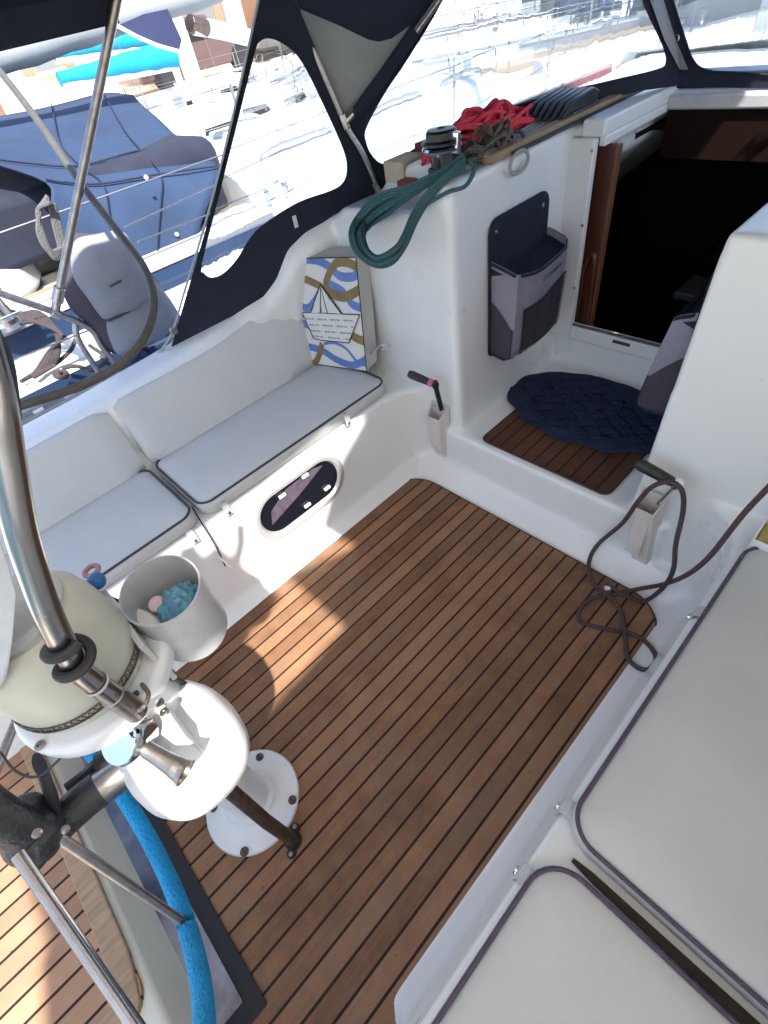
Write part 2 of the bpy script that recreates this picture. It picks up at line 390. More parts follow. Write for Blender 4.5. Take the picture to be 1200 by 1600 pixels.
# ================================================================== OWN BOAT: cockpit moulding (voxel-blended like a GRP moulding)
CX = -0.715                                   # cockpit centre line
def mx_(x): return 2 * CX - x
cockpit = thing('cockpit', (CX, 0.6, 0), 'white moulded sailboat cockpit with seats, coamings and bulkhead around the teak sole', 'cockpit')
bm = bmesh.new()
def yprism(poly, y0, y1): prism(bm, [(x, y0, z) for x, z in poly], (0, y1 - y0, 0))
def mir(poly): return [(mx_(x), z) for x, z in poly]
seat = [(-1.325, -0.15), (-1.325, -0.004), (-1.338, 0.02), (-1.352, 0.07), (-1.385, 0.42), (-2.1, 0.42), (-2.1, -0.15)]
box(bm, (-2.5, -2.2, -0.2), (1.3, 1.6, -0.003))
yprism(seat, -2.2, 1.6)
sm = mir(seat)
yprism(sm, -0.2, 1.6)
# rounded aft end of the starboard seat
for k in range(7):
    a = R(90 * k / 6 - 90)
# coamings: loft of sections along y
def coaming(sgn, secs):
    rings = []
    for y, zt, xt in secs:
        pr = [(-1.785, 0.30), (-1.80, 0.44), (-1.84, 0.52), (xt + 0.02, zt - 0.06), (xt, zt - 0.02), (xt - 0.035, zt), (xt - 0.16, zt + 0.0), (xt - 0.22, zt - 0.03), (xt - 0.26, 0.50), (xt - 0.26, 0.30)]
        rings.append([bm.verts.new((x if sgn < 0 else mx_(x), y, z)) for x, z in pr])
    for A, B in zip(rings, rings[1:]):
        for k in range(len(A)): bm.faces.new((A[k], A[(k + 1) % len(A)], B[(k + 1) % len(A)], B[k]))
    bm.faces.new(rings[0][::-1]); bm.faces.new(rings[-1])
secs = [(-2.2, 0.70, -1.88), (-0.5, 0.715, -1.88), (0.2, 0.732, -1.875), (0.6, 0.752, -1.87), (0.85, 0.79, -1.86), (0.98, 0.835, -1.845), (1.05, 0.885, -1.82), (1.12, 0.965, -1.78), (1.2, 1.005, -1.75), (1.32, 1.035, -1.72), (1.5, 1.06, -1.70), (2.2, 1.08, -1.66)]
coaming(-1, secs); coaming(1, secs)
# port bulkhead with its stepped top, and the coachroof sides behind it
yprism([(-2.0, -0.15), (-1.12, -0.15), (-1.12, 1.17), (-1.185, 1.166), (-1.262, 1.08), (-1.66, 1.062), (-1.8, 0.98), (-1.9, 0.5), (-2.0, 0.4)], 1.3, 1.56)
yprism([(-1.9, -0.15), (-1.12, -0.15), (-1.12, 1.17), (-1.45, 1.168), (-1.60, 1.12), (-1.85, 0.8), (-1.95, 0.4)], 1.5, 2.02)
yprism([(-1.9, 0.3), (-1.07, 1.02), (-1.07, 1.17), (-1.45, 1.168), (-1.60, 1.12), (-1.80, 0.9), (-2.0, 0.5)], 2.0, 3.3)
# step and wall under the companionway
box(bm, (-1.25, 1.275, -0.15), (-0.25, 2.05, 0.252))
yprism([(-1.2, 0.1), (-0.3, 0.1), (-0.3, 0.43), (-1.2, 0.43)], 1.985, 2.04)
# starboard bulkhead
prism(bm, [(-0.395, 1.3, -0.15), (0.9, 1.3, -0.15), (0.9, 1.3, 1.13), (-0.355, 1.3, 1.13)], (0, 0.74, 0))
box(bm, (-0.38, 2.0, 0.6), (0.5, 3.3, 1.15)); box(bm, (-1.1, 2.47, 1.12), (-0.3, 3.3, 1.165))
bmf = bmesh.new(); rings = []
for i in range(16):
    u = i / 15; y = 3.28 + 4.6 * u; w = 1.85 * (1 - u ** 2 * 0.97)
    rings.append([bmf.verts.new((CX + s_ * w, y, z)) for s_, z in ((1, -0.3), (1, 0.50), (0.97, 0.545), (0.6, 0.56), (0, 0.58), (-0.6, 0.56), (-0.97, 0.545), (-1, 0.50), (-1, -0.3))])
for A, B in zip(rings, rings[1:]):
    for k in range(8): bmf.faces.new((A[k], A[k + 1], B[k + 1], B[k]))
bmf.faces.new(rings[-1][::-1]); rings = []
for i in range(10):
    u = i / 9; y = 3.28 + 2.4 * u; w = 0.95 * (1 - 0.35 * u); h = 0.60 * (1 - u) ** 0.8 + 0.02
    rings.append([bmf.verts.new((CX + s_ * w, y, 0.56 + h * z)) for s_, z in ((1.1, 0), (1.0, 0.8), (0.88, 1.0), (0, 1.05), (-0.88, 1.0), (-1.0, 0.8), (-1.1, 0))])
for A, B in zip(rings, rings[1:]):
    for k in range(6): bmf.faces.new((A[k], A[k + 1], B[k + 1], B[k]))
fin('foredeck', bmf, gel, cockpit, angle=50)
bmf = bmesh.new(); tube(bmf, [(CX, 3.75, 1.1), (CX, 3.7, 14)], 0.085, 16, flat=0.7); tag(fin('mast', bmf, alloy), 'own alloy mast standing ahead of the sprayhood', 'mast')
# coving wedges
yprism([(-1.29, -0.004), (-1.345, 0.055), (-1.40, 0.055), (-1.40, -0.1), (-1.29, -0.1)], -0.5, 1.3)
yprism(mir([(-1.29, -0.004), (-1.345, 0.055), (-1.40, 0.055), (-1.40, -0.1), (-1.29, -0.1)]), -0.18, 1.3)
prism(bm, [(-1.4, 1.19, -0.004), (-1.4, 1.265, 0.07), (-1.4, 1.32, 0.07), (-1.4, 1.32, -0.1), (-1.4, 1.19, -0.1)], (1.4, 0, 0))
# corner fillet columns (port aft of bulkhead, and starboard)
def fillet(cx, cy, r, sx, sy, z0, z1):
    pts = [(cx, cy, z0)] + [(cx + sx * (r - r * math.cos(R(a))), cy + sy * (r - r * math.sin(R(a))), z0) for a in range(0, 91, 15)]
    prism(bm, pts, (0, 0, z1 - z0))
fillet(-1.372, 1.305, 0.16, 1, -1, -0.1, 0.42)
fillet(-0.06, 1.305, 0.16, -1, -1, -0.1, 0.42)
fillet(-1.84, 1.31, 0.07, 1, -1, 0.3, 0.95)
fillet(0.42, 1.31, 0.10, -1, -1, 0.3, 0.9)
# side decks and topsides
box(bm, (-2.52, -2.2, 0.1), (-2.0, 3.3, 0.52)); box(bm, (0.55, -2.2, 0.1), (1.1, 3.3, 0.52))
box(bm, (-2.58, -2.2, 0.1), (-2.49, 3.3, 0.545))
hull = fin('hull_moulding', bm, gel, cockpit, smooth=True, angle=180)
rm = hull.modifiers.new('blend', 'REMESH'); rm.mode = 'VOXEL'; rm.voxel_size = 0.0115; rm.use_smooth_shade = True
sm_ = hull.modifiers.new('soften', 'SMOOTH'); sm_.factor = 0.5; sm_.iterations = 9

# rounded aft end of starboard seat front, locker seam, hull side
def slit(name, pts, r, m=ink_dark): return ptube(name, pts, r, m, cockpit, n=6, seg=6)
slit('locker_seam', [AX(300, 792, -1.372), AX(318, 822, -1.362), AX(338, 855, -1.350), AX(352, 884, -1.343)], 0.0028)
bm = bmesh.new(); p0 = AX(336, 862, -1.345); p1 = AX(361, 886, -1.335); p2 = AX(340, 868, -1.338)
prism(bm, [p0, p1, p2], (0.006, -0.004, 0.003)); fin('drain_flap', bm, gel, cockpit, smooth=False)

# ------------------------------------------------------------------ teak sole
bm = bmesh.new()
ol = rrect(-1.312, -0.02, -0.118, 1.176, (0.002, 0.002, 0.14, 0.15), 10)
ol = [(x - (0.026 if x < -1.0 else 0) * max(0, min(1, y / 1.1)), y) for x, y in ol]
ol = [p for p in ol if p[1] > 0.05]
out = ol + [(-1.314, 0.05), (-1.318, -0.02), (-1.34, -0.09), (-1.39, -0.14), (-1.5, -0.17), (-1.5, -0.53), (0.3, -0.53), (0.3, -0.33), (0.02, -0.30), (-0.07, -0.25), (-0.105, -0.17), (-0.116, -0.08), (-0.119, 0.05)]
prism(bm, [(x, y, -0.004) for x, y in out], (0, 0, 0.010))
deck = fin('deck', bm, teak_m, smooth=False); tag(deck, kind='structure')
ring = [(x, y, 0.0035) for x, y in out]
cb = bmesh.new(); tube(cb, [Vector(p) for p in ring], 0.0042, 6, closed=True); fin('caulk_edge', cb, edge_teak, deck)

# teak step board in front of the companionway
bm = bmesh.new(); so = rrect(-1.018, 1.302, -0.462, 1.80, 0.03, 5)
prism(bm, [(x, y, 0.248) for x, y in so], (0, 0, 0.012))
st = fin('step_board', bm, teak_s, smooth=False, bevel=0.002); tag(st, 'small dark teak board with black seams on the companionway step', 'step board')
cb = bmesh.new(); tube(cb, [Vector((x, y, 0.2585)) for x, y in so], 0.0042, 6, closed=True); fin('caulk_edge', cb, edge_teak, st)

# aft helm sole, its riser and rounded teak nosing
helm = thing('helm_step', (-1.1, -1.0, 0), 'raised helm step with white riser tinted for warm light and teak planked top behind the wheel', 'step')
bm = bmesh.new()
prism(bm, [(-1.9, -0.505, -0.002), (-1.9, -0.552, 0.113), (-1.9, -2.0, 0.113), (-1.9, -2.0, -0.002)], (2.6, 0, 0))
fin('riser', bm, gel2, helm, bevel=0.012)
bm = bmesh.new(); pr = rrect(-1.9, -1.9, -0.50, -0.565, (0.01, 0.02, 0.06, 0.01), 8)
prism(bm, [(x, y, 0.112) for x, y in pr], (0, 0, 0.012)); fin('planking', bm, teak_a, helm, smooth=False)
bm = bmesh.new()
arc = [(-1.9, -0.563), (-1.2, -0.558), (-0.62, -0.56), (-0.525, -0.575), (-0.495, -0.62), (-0.50, -0.70)]
inn = [(-0.56, -0.70), (-0.56, -0.645), (-0.62, -0.612), (-1.2, -0.612), (-1.9, -0.617)]
prism(bm, [(x, y, 0.116) for x, y in arc + inn], (0, 0, 0.013)); fin('nosing', bm, teak_w, helm, bevel=0.004)

# ------------------------------------------------------------------ companionway frame, sliding rails and dark cabin
door = thing('companionway', (-0.72, 2.0, 0.4), 'open companionway with white frame leading down into the dark cabin', 'companionway')
bm = bmesh.new()
box(bm, (-1.125, 1.962, 0.40), (-1.028, 1.992, 1.135)); fin('frame_post', bm, white_pl, door, bevel=0.006)
bm = bmesh.new()
box(bm, (-1.028, 1.958, 0.395), (-0.385, 1.990, 0.462)); fin('sill', bm, white_pl, door, bevel=0.006)
bm = bmesh.new(); box(bm, (-1.02, 1.952, 0.462), (-0.42, 1.962, 0.470)); fin('sill_groove', bm, steel_b, door)
bm = bmesh.new(); box(bm, (-1.088, 1.975, 1.135), (-1.005, 2.50, 1.185)); box(bm, (-1.030, 1.993, 1.105), (-1.004, 2.47, 1.136)); fin('hatch_rail', bm, white_pl, door, bevel=0.006)
bm = bmesh.new(); box(bm, (-1.1225, 1.60, 1.176), (-1.098, 2.72, 1.183)); fin('rail_gap', bm, ink_dark, door, smooth=False)
bm = bmesh.new(); prism(bm, [(-1.008, 2.44, 1.115), (-1.008, 2.44, 1.160), (-1.008, 2.52, 1.17), (-1.008, 2.52, 1.115)], (0.66, 0, 0)); fin('header_beam', bm, grey_pl, door, bevel=0.008)
bm = bmesh.new(); box(bm, (-1.0, 2.452, 0.96), (-0.36, 2.48, 1.113)); fin('header_shade_sheet', bm, dark_in, door, smooth=False)  # dark sheet added below the header in place of cabin shade
bm = bmesh.new(); box(bm, (-1.02, 2.50, 1.168), (-0.30, 2.62, 1.21)); fin('hatch_edge', bm, bluest, door, bevel=0.01)
for (x, z) in ((-1.035, 1.10), (-1.035, 0.86), (-1.035, 0.62)):
    bm = bmesh.new(); lathe(bm, [(0, 0.002), (0.005, 0.0015), (0.006, 0)], 12, (x, 1.962, z), (0, -1, 0)); fin('screw', bm, steel_b, door)
for k in range(3):
    bm = bmesh.new(); lathe(bm, [(0, 0.002), (0.005, 0.0015), (0.006, 0)], 12, (-1.028 + 0.02, 2.08 + 0.14 * k, 1.095), (1, 0, 0)); fin('screw', bm, steel_b, door)
# decal on the sill
m4 = Matrix.Translation((-0.80, 1.9575, 0.436)) @ Matrix.Rotation(R(90), 4, 'X')
bm = bmesh.new(); box(bm, (-0.83, 1.9568, 0.430), (-0.755, 1.9585, 0.444)); fin('decal', bm, ink_dark, door, smooth=False)

cabin = thing('cabin_interior', (-0.7, 3.0, -0.6), 'dark cabin interior with mahogany joinery seen through the companionway', 'cabin')
bm = bmesh.new()
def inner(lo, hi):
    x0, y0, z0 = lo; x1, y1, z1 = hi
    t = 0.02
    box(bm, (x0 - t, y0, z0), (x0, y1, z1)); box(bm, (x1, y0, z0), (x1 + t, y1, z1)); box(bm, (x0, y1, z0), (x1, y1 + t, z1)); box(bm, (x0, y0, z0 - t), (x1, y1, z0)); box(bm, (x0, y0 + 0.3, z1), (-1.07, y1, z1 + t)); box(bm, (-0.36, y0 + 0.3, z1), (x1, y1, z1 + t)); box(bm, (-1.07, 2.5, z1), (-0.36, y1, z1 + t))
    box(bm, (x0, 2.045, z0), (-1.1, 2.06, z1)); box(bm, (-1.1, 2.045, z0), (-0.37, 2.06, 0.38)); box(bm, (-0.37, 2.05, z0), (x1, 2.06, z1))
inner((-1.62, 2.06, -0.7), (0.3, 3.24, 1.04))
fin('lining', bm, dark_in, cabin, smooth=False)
bm = bmesh.new(); prism(bm, [(-1.10, 2.045, -0.2), (-0.985, 2.045, -0.2), (-0.985, 2.045, 1.10), (-1.10, 2.045, 1.10)], (0, 0.02, 0)); fin('wood_panel', bm, darkwood, cabin, bevel=0.004)
bm = bmesh.new(); tube(bm, spline([(-1.05, 2.04, 0.35), (-1.045, 2.04, 0.62), (-1.035, 2.04, 0.70), (-1.015, 2.04, 0.73), (-0.998, 2.04, 0.68), (-0.992, 2.04, 0.35)], 8), 0.012, 8); fin('grab_rail', bm, darkwood, cabin)
bm = bmesh.new(); box(bm, (-0.986, 2.04, -0.2), (-0.976, 2.07, 1.10)); fin('panel_edge', bm, mat('light_wood_edge', (0.16, 0.07, 0.03), 0.35), cabin, bevel=0.002)
bm = bmesh.new(); lathe(bm, [(0, 0.0), (0.14, 0.0), (0.17, 0.02), (0.17, 0.06), (0.14, 0.08), (0, 0.08)], 28, (-0.68, 3.05, 0.38)); fin('table', bm, darkwood, cabin)
bm = bmesh.new(); box(bm, (-0.95, 2.9, 0.20), (-0.72, 3.15, 0.24)); fin('galley_tray', bm, mat('dim_tray', (0.16, 0.18, 0.19), 0.4), cabin, bevel=0.01)
bm = bmesh.new(); box(bm, (-0.62, 2.95, -0.3), (0.1, 3.2, 0.30)); fin('engine_box', bm, darkwood, cabin, bevel=0.02)
for k_ in range(3):
    bm = bmesh.new(); box(bm, (-0.98, 2.10 + 0.2 * k_, 0.20 - 0.24 * k_), (-0.42, 2.28 + 0.2 * k_, 0.225 - 0.24 * k_)); fin('step', bm, mat('step_wood', (0.22, 0.10, 0.05), 0.35, var=0.3, vscale=9), cabin, bevel=0.004)
bm = bmesh.new(); box(bm, (-0.52, 3.19, 0.62), (-0.2, 3.22, 0.88)); fin('frame', bm, mat('dim_frame', (0.06, 0.05, 0.045), 0.5), cabin, bevel=0.01)

# teak trim along the coachroof edge
bm = bmesh.new()
prism(bm, [(-1.155, 1.50, 1.172), (-1.118, 1.50, 1.172), (-1.118, 1.50, 1.196), (-1.150, 1.50, 1.200)], (0, 1.20, 0))
tag(fin('trim_board', bm, teak_w, bevel=0.004), 'long weathered teak trim board along the coachroof edge beside the hatch', 'trim')
bm = bmesh.new()
prism(bm, [(-1.56, 1.62, 1.16), (-1.51, 1.62, 1.16), (-1.51, 1.62, 1.20), (-1.56, 1.62, 1.19)], (0.08, 1.25, 0))
tag(fin('coachroof_batten', bm, mat('red_brown_batten', (0.16, 0.03, 0.035), 0.5), bevel=0.004), 'dark red brown batten along the foot of the sprayhood window', 'batten')

# ------------------------------------------------------------------ port light in the seat front
pl = thing('porthole', AX(476, 785, -1.352), 'oblong opening porthole with pale rim in the port seat front', 'porthole')
def stadium(y0, y1, z0, z1, n=14):
    r = (z1 - z0) / 2; cz = (z0 + z1) / 2
    return [(y1 - r + r * math.sin(R(a)), cz + r * math.cos(R(a))) for a in [180 * k / n for k in range(n + 1)]] + [(y0 + r - r * math.sin(R(a)), cz - r * math.cos(R(a))) for a in [180 * k / n for k in range(n + 1)]]
def sx(z): return -1.352 - (z - 0.07) * 0.094
bm = bmesh.new()
prof = [(0.0, -0.004), (0.0, 0.010), (0.008, 0.016), (0.022, 0.014), (0.030, 0.004), (0.030, -0.02)]
rings = []
for d, h in prof:
    rings.append([bm.verts.new((sx(z) + h, y, z)) for y, z in stadium(0.385 + d, 0.828 - d, 0.163 + d, 0.388 - d)])
for A, B in zip(rings, rings[1:]):
    for k in range(len(A)): bm.faces.new((A[k], A[(k + 1) % len(A)], B[(k + 1) % len(A)], B[k]))
fin('rim', bm, mat('alloy_rim', (0.40, 0.40, 0.40), 0.4, metal=0.3), pl)
bm = bmesh.new(); prism(bm, [(sx(z) + 0.0005, y, z) for y, z in stadium(0.414, 0.799, 0.192, 0.359)], (0.0012, 0, 0)); fin('opening', bm, mat('porthole_shade', (0.006, 0.007, 0.012), 0.12), pl, smooth=False)  # dark plate stands in for the shaded locker behind the porthole
bm = bmesh.new(); prism(bm, [(sx(z) + 0.003, y, z) for y, z in [(0.45, 0.245), (0.47, 0.30), (0.56, 0.345), (0.70, 0.350), (0.745, 0.335), (0.66, 0.305), (0.60, 0.285)]], (0.0015, 0, 0)); fin('locker_contents', bm, mat('mauve_reflection', (0.085, 0.065, 0.10), 0.7, var=0.5, vscale=40), pl, smooth=False)  # inner items and their purple reflections, painted as one flat patch
for (y, z) in ((0.52, 0.335), (0.64, 0.348), (0.60, 0.222), (0.71, 0.232)):
    bm = bmesh.new(); box(bm, (sx(z) + 0.004, y, z - 0.006), (sx(z) + 0.014, y + 0.03, z + 0.006)); fin('latch', bm, white_pl, pl, bevel=0.002)

# ------------------------------------------------------------------ cushions
def cushion(name, x0, y0, x1, y1, zt, th, rad, label, group, side, pm, vm):
    t = thing(name, ((x0 + x1) / 2, (y0 + y1) / 2, zt - th), label, 'cushion', group)
    bm = bmesh.new(); rings = []
    def ring(d, z): return [bm.verts.new((x, y, z)) for x, y in rrect(x0 + d, y0 + d, x1 - d, y1 - d, max(rad - d, 0.004), 8)]
    for d, z in ((0.012, zt - th), (0.0, zt - th + 0.012), (-0.002, zt - 0.022), (0.004, zt - 0.006), (0.012, zt - 0.001), (0.035, zt + 0.004), (0.09, zt + 0.009)): rings.append(ring(d, z))
    for A, B in zip(rings, rings[1:]):
        for k in range(len(A)): bm.faces.new((A[k], A[(k + 1) % len(A)], B[(k + 1) % len(A)], B[k]))
    bm.faces.new(rings[-1]); bm.faces.new(rings[0][::-1])
    fin('pad', bm, vm, t, angle=70)
    bm = bmesh.new(); tube(bm, [Vector((x, y, zt - 0.001)) for x, y in rrect(x0 + 0.004, y0 + 0.004, x1 - 0.004, y1 - 0.004, rad, 8)], 0.0042, 8, closed=True)
    fin('piping', bm, pm, t)
    return t
cushion('seat_cushion', -1.795, 0.258, -1.398, 1.175, 0.482, 0.060, 0.05, 'long pale grey port seat cushion with dark piping below the printed bag', 'cockpit seat cushions', 1, piping, vinyl)
cushion('seat_cushion', -1.795, -0.95, -1.398, 0.238, 0.482, 0.060, 0.05, 'pale grey port seat cushion with dark piping aft, behind the cup holder', 'cockpit seat cushions', 1, piping, vinyl)
cushion('seat_cushion', -0.03, 0.268, 0.42, 1.16, 0.478, 0.056, 0.06, 'large pale starboard seat cushion with purple piping, right of the teak sole', 'cockpit seat cushions', -1, piping_p, vinyl_r)
cushion('seat_cushion', -0.03, -0.75, 0.42, 0.226, 0.478, 0.056, 0.07, 'pale starboard seat cushion with purple piping in the bottom right corner', 'cockpit seat cushions', -1, piping_p, vinyl_r)
bm = bmesh.new(); prism(bm, [(0.012, 0.250, 0.424), (0.012, 0.243, 0.424), (0.06, 0.239, 0.424), (0.42, 0.236, 0.424), (0.42, 0.257, 0.424), (0.05, 0.254, 0.424)], (0, 0, 0.008)); fin('cushion_strip', bm, mat('dark_brown_strip', (0.022, 0.012, 0.009), 0.7), cockpit, smooth=False)  # dark brown strip laid between the starboard cushions
# backrests on the port coaming
def backrest(y0, y1, ends, label):
    bm = bmesh.new(); rings = []
    n = 26
    for i in range(n + 1):
        t = i / n; y = y0 + (y1 - y0) * t
        e = min(1, min((y - y0) / 0.025, (y1 - y) / 0.025)); e = math.sqrt(max(0, 1 - (1 - e) ** 2))
        zt = 0.700 + 0.02 * max(0, (y + 0.1)) ** 1.0 + max(0, y - 0.55) ** 2 * 0.30
        xt = -1.868 + 0.03 * max(0, y - 0.6)
        q = 0.022 * (0.45 + 0.55 * e)
        # outer skin then back
        zs = [0.482 + (zt - 0.482) * k / 7 for k in range(8)]
        front = [(-1.800 + (xt + 1.800) * (k / 7) ** 1.15 + q * (0.9 + 0.25 * math.sin(math.pi * k / 7)), zs[k]) for k in range(8)]
        prof = [(-1.81, 0.468)] + front + [(xt + 0.012, zt + 0.012 * e), (xt - 0.012, zt + 0.014 * e), (xt - 0.03, zt - 0.01)]
        rings.append([bm.verts.new((x, y, z)) for x, z in prof])
    for A, B in zip(rings, rings[1:]):
        for k in range(len(A) - 1): bm.faces.new((A[k], A[k + 1], B[k + 1], B[k]))
    bm.faces.new(rings[0]); bm.faces.new(rings[-1][::-1])
    tag(fin('backrest_cushion', bm, vinyl, angle=70), label, 'cushion', 'port backrests')
backrest(0.262, 1.18, 1, 'smooth pale backrest pad on the port coaming behind the long seat cushion')
backrest(-1.0, 0.235, 1, 'smooth pale backrest pad on the port coaming at the left edge, aft')

# press-stud tabs holding the cushions
def make_tab():
    t = thing('snap_tab', (0, 0, 0), '', 'fastener')
    bm = bmesh.new()
    for i in range(7):
        pass
    pts = [(-0.012, 0.012), (-0.004, 0.012), (0.006, 0.004), (0.008, -0.008), (0.008, -0.03)]
    o = [(x, z) for x, z in pts] + [(x - 0.003, z - 0.002) for x, z in pts[::-1]]
    prism(bm, [(x, -0.011, z) for x, z in o], (0, 0.022, 0))
    fin('strap', bm, grey_pl, t, bevel=0.001)
    bm = bmesh.new(); lathe(bm, [(0.0065, 0), (0.0065, 0.0015), (0.005, 0.0035), (0, 0.0045)], 14, (0.008, 0, -0.02), (1, 0, 0)); fin('stud', bm, chrome, t)
    return t
def copy_tree(o, parent=None):
    c = o.copy(); COL.objects.link(c)
    if parent is not None: c.parent = parent
    for ch in [x for x in bpy.data.objects if x.parent == o and x is not c]: copy_tree(ch, c)
    return c
tab0 = make_tab()
tabs = [(AX(541, 652, -1.375), 0, 'snap tab under the front edge of the port cushion, below the printed bag'),
        (AX(352, 792, -1.372), 0, 'snap tab on the port seat front just above the porthole'),
        (AX(299, 836, -1.372), 0, 'snap tab on the port seat front nearest the cup holder'),
        (AZ(884, 1262, 0.432), 180, 'snap tab on the starboard seat front at the long cushion\'s rounded corner'),
        (AZ(818, 1366, 0.432), 180, 'snap tab on the starboard seat front nearest the bottom edge'),
        (AZ(1092, 958, 0.425), 180, 'snap tab on the starboard seat front below the hanging rope')]
for i, (p, a, lb) in enumerate(tabs):
    o = tab0 if i == 0 else copy_tree(tab0)
    o.location = p; o.rotation_euler = (0, 0, R(a)); o.scale = (1.5,) * 3 if a else (1.15,) * 3; o['label'] = lb; o['group'] = 'cushion snap tabs'

# ------------------------------------------------------------------ winch handle pockets and handles
def pocket(px, yb, z0, z1, w, label, lean=0.0):
    t = thing('handle_pocket', (px, yb, z0), label, 'holder', 'winch handle pockets')
    bm = bmesh.new()
    def ring(s, z, d, dx): return [bm.verts.new((px + dx + x * s, yb - d * (1 if y else 0), z)) for x, y in ((-w / 2, 0), (w / 2, 0), (w / 2 - 0.012, 1), (-w / 2 + 0.012, 1))]
    A = ring(0.86, z0, 0.030, 0); B = ring(1.0, z1 - 0.06, 0.055, lean); 
    B2 = [bm.verts.new((px + lean + x, yb - d, z)) for x, d, z in ((-w / 2, 0, z1), (w / 2, 0, z1), (w / 2 - 0.012, 0.058, z1 - 0.045), (-w / 2 + 0.012, 0.058, z1 - 0.045))]
    for P, Q in ((A, B), (B, B2)):
        for k in range(4): bm.faces.new((P[k], P[(k + 1) % 4], Q[(k + 1) % 4], Q[k]))
    bm.faces.new(A[::-1])
    C = [bm.verts.new((px + lean + x, yb - d, z)) for x, d, z in ((-w / 2 + 0.006, 0.006, z1 - 0.002), (w / 2 - 0.006, 0.006, z1 - 0.002), (w / 2 - 0.017, 0.052, z1 - 0.045), (-w / 2 + 0.017, 0.052, z1 - 0.045))]
    D = [bm.verts.new((v.co.x, v.co.y, z0 + 0.06)) for v in C]
    for P, Q in ((B2, C), (C, D)):
        for k in range(4): bm.faces.new((P[k], P[(k + 1) % 4], Q[(k + 1) % 4], Q[k]))
    bm.faces.new(D)
    fin('shell', bm, pink_pl, t, bevel=0.002, angle=20)
    for k in (-1, 1):
        bm = bmesh.new(); lathe(bm, [(0, 0.002), (0.004, 0.0015), (0.005, 0)], 12, (px + lean + k * w * 0.3, yb - 0.0062, z1 - 0.022), (0, -1, 0)); fin('screw', bm, steel_b, t)
    return t
pocket(-1.225, 1.296, 0.095, 0.365, 0.095, 'white winch handle pocket on the port bulkhead beside the step')
pocket(-0.285, 1.292, 0.05, 0.375, 0.085, 'white winch handle pocket on the starboard bulkhead behind the dark rope', lean=-0.03)
def handle(top, e, g, label, grip_r, pink, m_arm):
    t = thing('winch_handle', top, label, 'winch handle', 'winch handles')
    bm = bmesh.new(); tube(bm, [Vector(top), (Vector(top) * 0.5 + Vector(e) * 0.5), Vector(e)], 0.012, 10, flat=0.7); fin('arm', bm, m_arm, t, bevel=0.001)
    d = (Vector(g) - Vector(e)); L = d.length; bm = bmesh.new()
    prof = [(0.009, 0.0), (0.013, 0.01), (grip_r * 0.95, L * 0.2), (grip_r * 1.08, L * 0.6), (grip_r * 1.1, L * 0.85), (grip_r * 0.8, L * 0.98), (0, L)]
    lathe(bm, prof, 18, e, d); fin('grip', bm, rubber, t)
    bm = bmesh.new(); lathe(bm, [(0, -0.016), (0.013, -0.014), (0.016, 0), (0.013, 0.014), (0, 0.016)], 16, e, Vector(top) - Vector(e)); fin('hub', bm, m_arm, t)
    if pink:
        bm = bmesh.new(); dd = d.normalized(); c = Vector(e) + dd * 0.012; lathe(bm, [(0.0145, 0), (0.0165, 0.003), (0.0165, 0.016), (0.0145, 0.019)], 18, c, d); fin('ring', bm, ink_pink, t)
handle(AY(690, 640, 1.265), AY(680, 601, 1.25), AY(637, 583, 1.20), 'black winch handle with pink ring in the port pocket', 0.015, True, black)
handle(AY(1030, 785, 1.26), AY(1058, 757, 1.245), AY(993, 722, 1.225), 'black winch handle with chrome hub in the starboard pocket', 0.017, False, chrome)

curt = bpy.data.materials.new('fill_light_canvas'); curt.use_nodes = True  # translucent canvas made up to fill the cockpit with soft light
_t = curt.node_tree; _b = _t.nodes['Principled BSDF']; _b.inputs['Base Color'].default_value = (0.8, 0.78, 0.73, 1); _b.inputs['Roughness'].default_value = 0.9
_tl = _t.nodes.new('ShaderNodeBsdfTranslucent'); _tl.inputs[0].default_value = (0.88, 0.84, 0.78, 1)
_mx = _t.nodes.new('ShaderNodeMixShader'); _mx.inputs[0].default_value = 0.72
_t.links.new(_b.outputs[0], _mx.inputs[1]); _t.links.new(_tl.outputs[0], _mx.inputs[2]); _t.links.new(_mx.outputs[0], _t.nodes['Material Output'].inputs[0])
curt2 = curt.copy(); curt2.name = 'added_curtain_canvas'  # less translucent version for the added starboard curtain
[n for n in curt2.node_tree.nodes if n.type == 'MIX_SHADER'][0].inputs[0].default_value = 0.52
# ================================================================== OVERHEAD: bimini with added light-shaping roof and curtain, sprayhood
def crown(x, edge=1.70, top=1.93, half=1.12): return edge + (top - edge) * (1 - min(1, abs((x - CX) / half)) ** 2.4)
bim = thing('bimini', (CX, 0, 1.7), 'navy bimini valance with made-up translucent roof and curtain, whose corner hangs over the top left', 'canopy')
hole = [(-0.31, -0.55), (-0.31, 0.08), (-0.35, 0.42), (-0.30, 0.60), (-0.22, 0.40), (-0.03, 0.13), (0.16, 0.16), (0.11, 0.02), (0.05, -0.13), (0.42, -0.13), (0.46, -0.64), (0.20, -0.66), (0.13, -0.21), (-0.235, -0.20), (-0.24, -0.55)]  # invented roof opening, outlined to shape the sun patches below
bm = holed([(-1.45, -1.20, 1.9), (0.5, -1.20, 1.9), (0.5, 0.66, 1.9), (-1.45, 0.66, 1.9)], [[(x, y, 1.9) for x, y in hole]], 0.003, (0, 0, 1))  # unseen roof made translucent as a fill light
bmn = bmesh.new(); box(bmn, (-1.45, 0.655, 1.897), (0.5, 1.32, 1.901))  # opaque forward panel and port strip, added to keep direct sun out
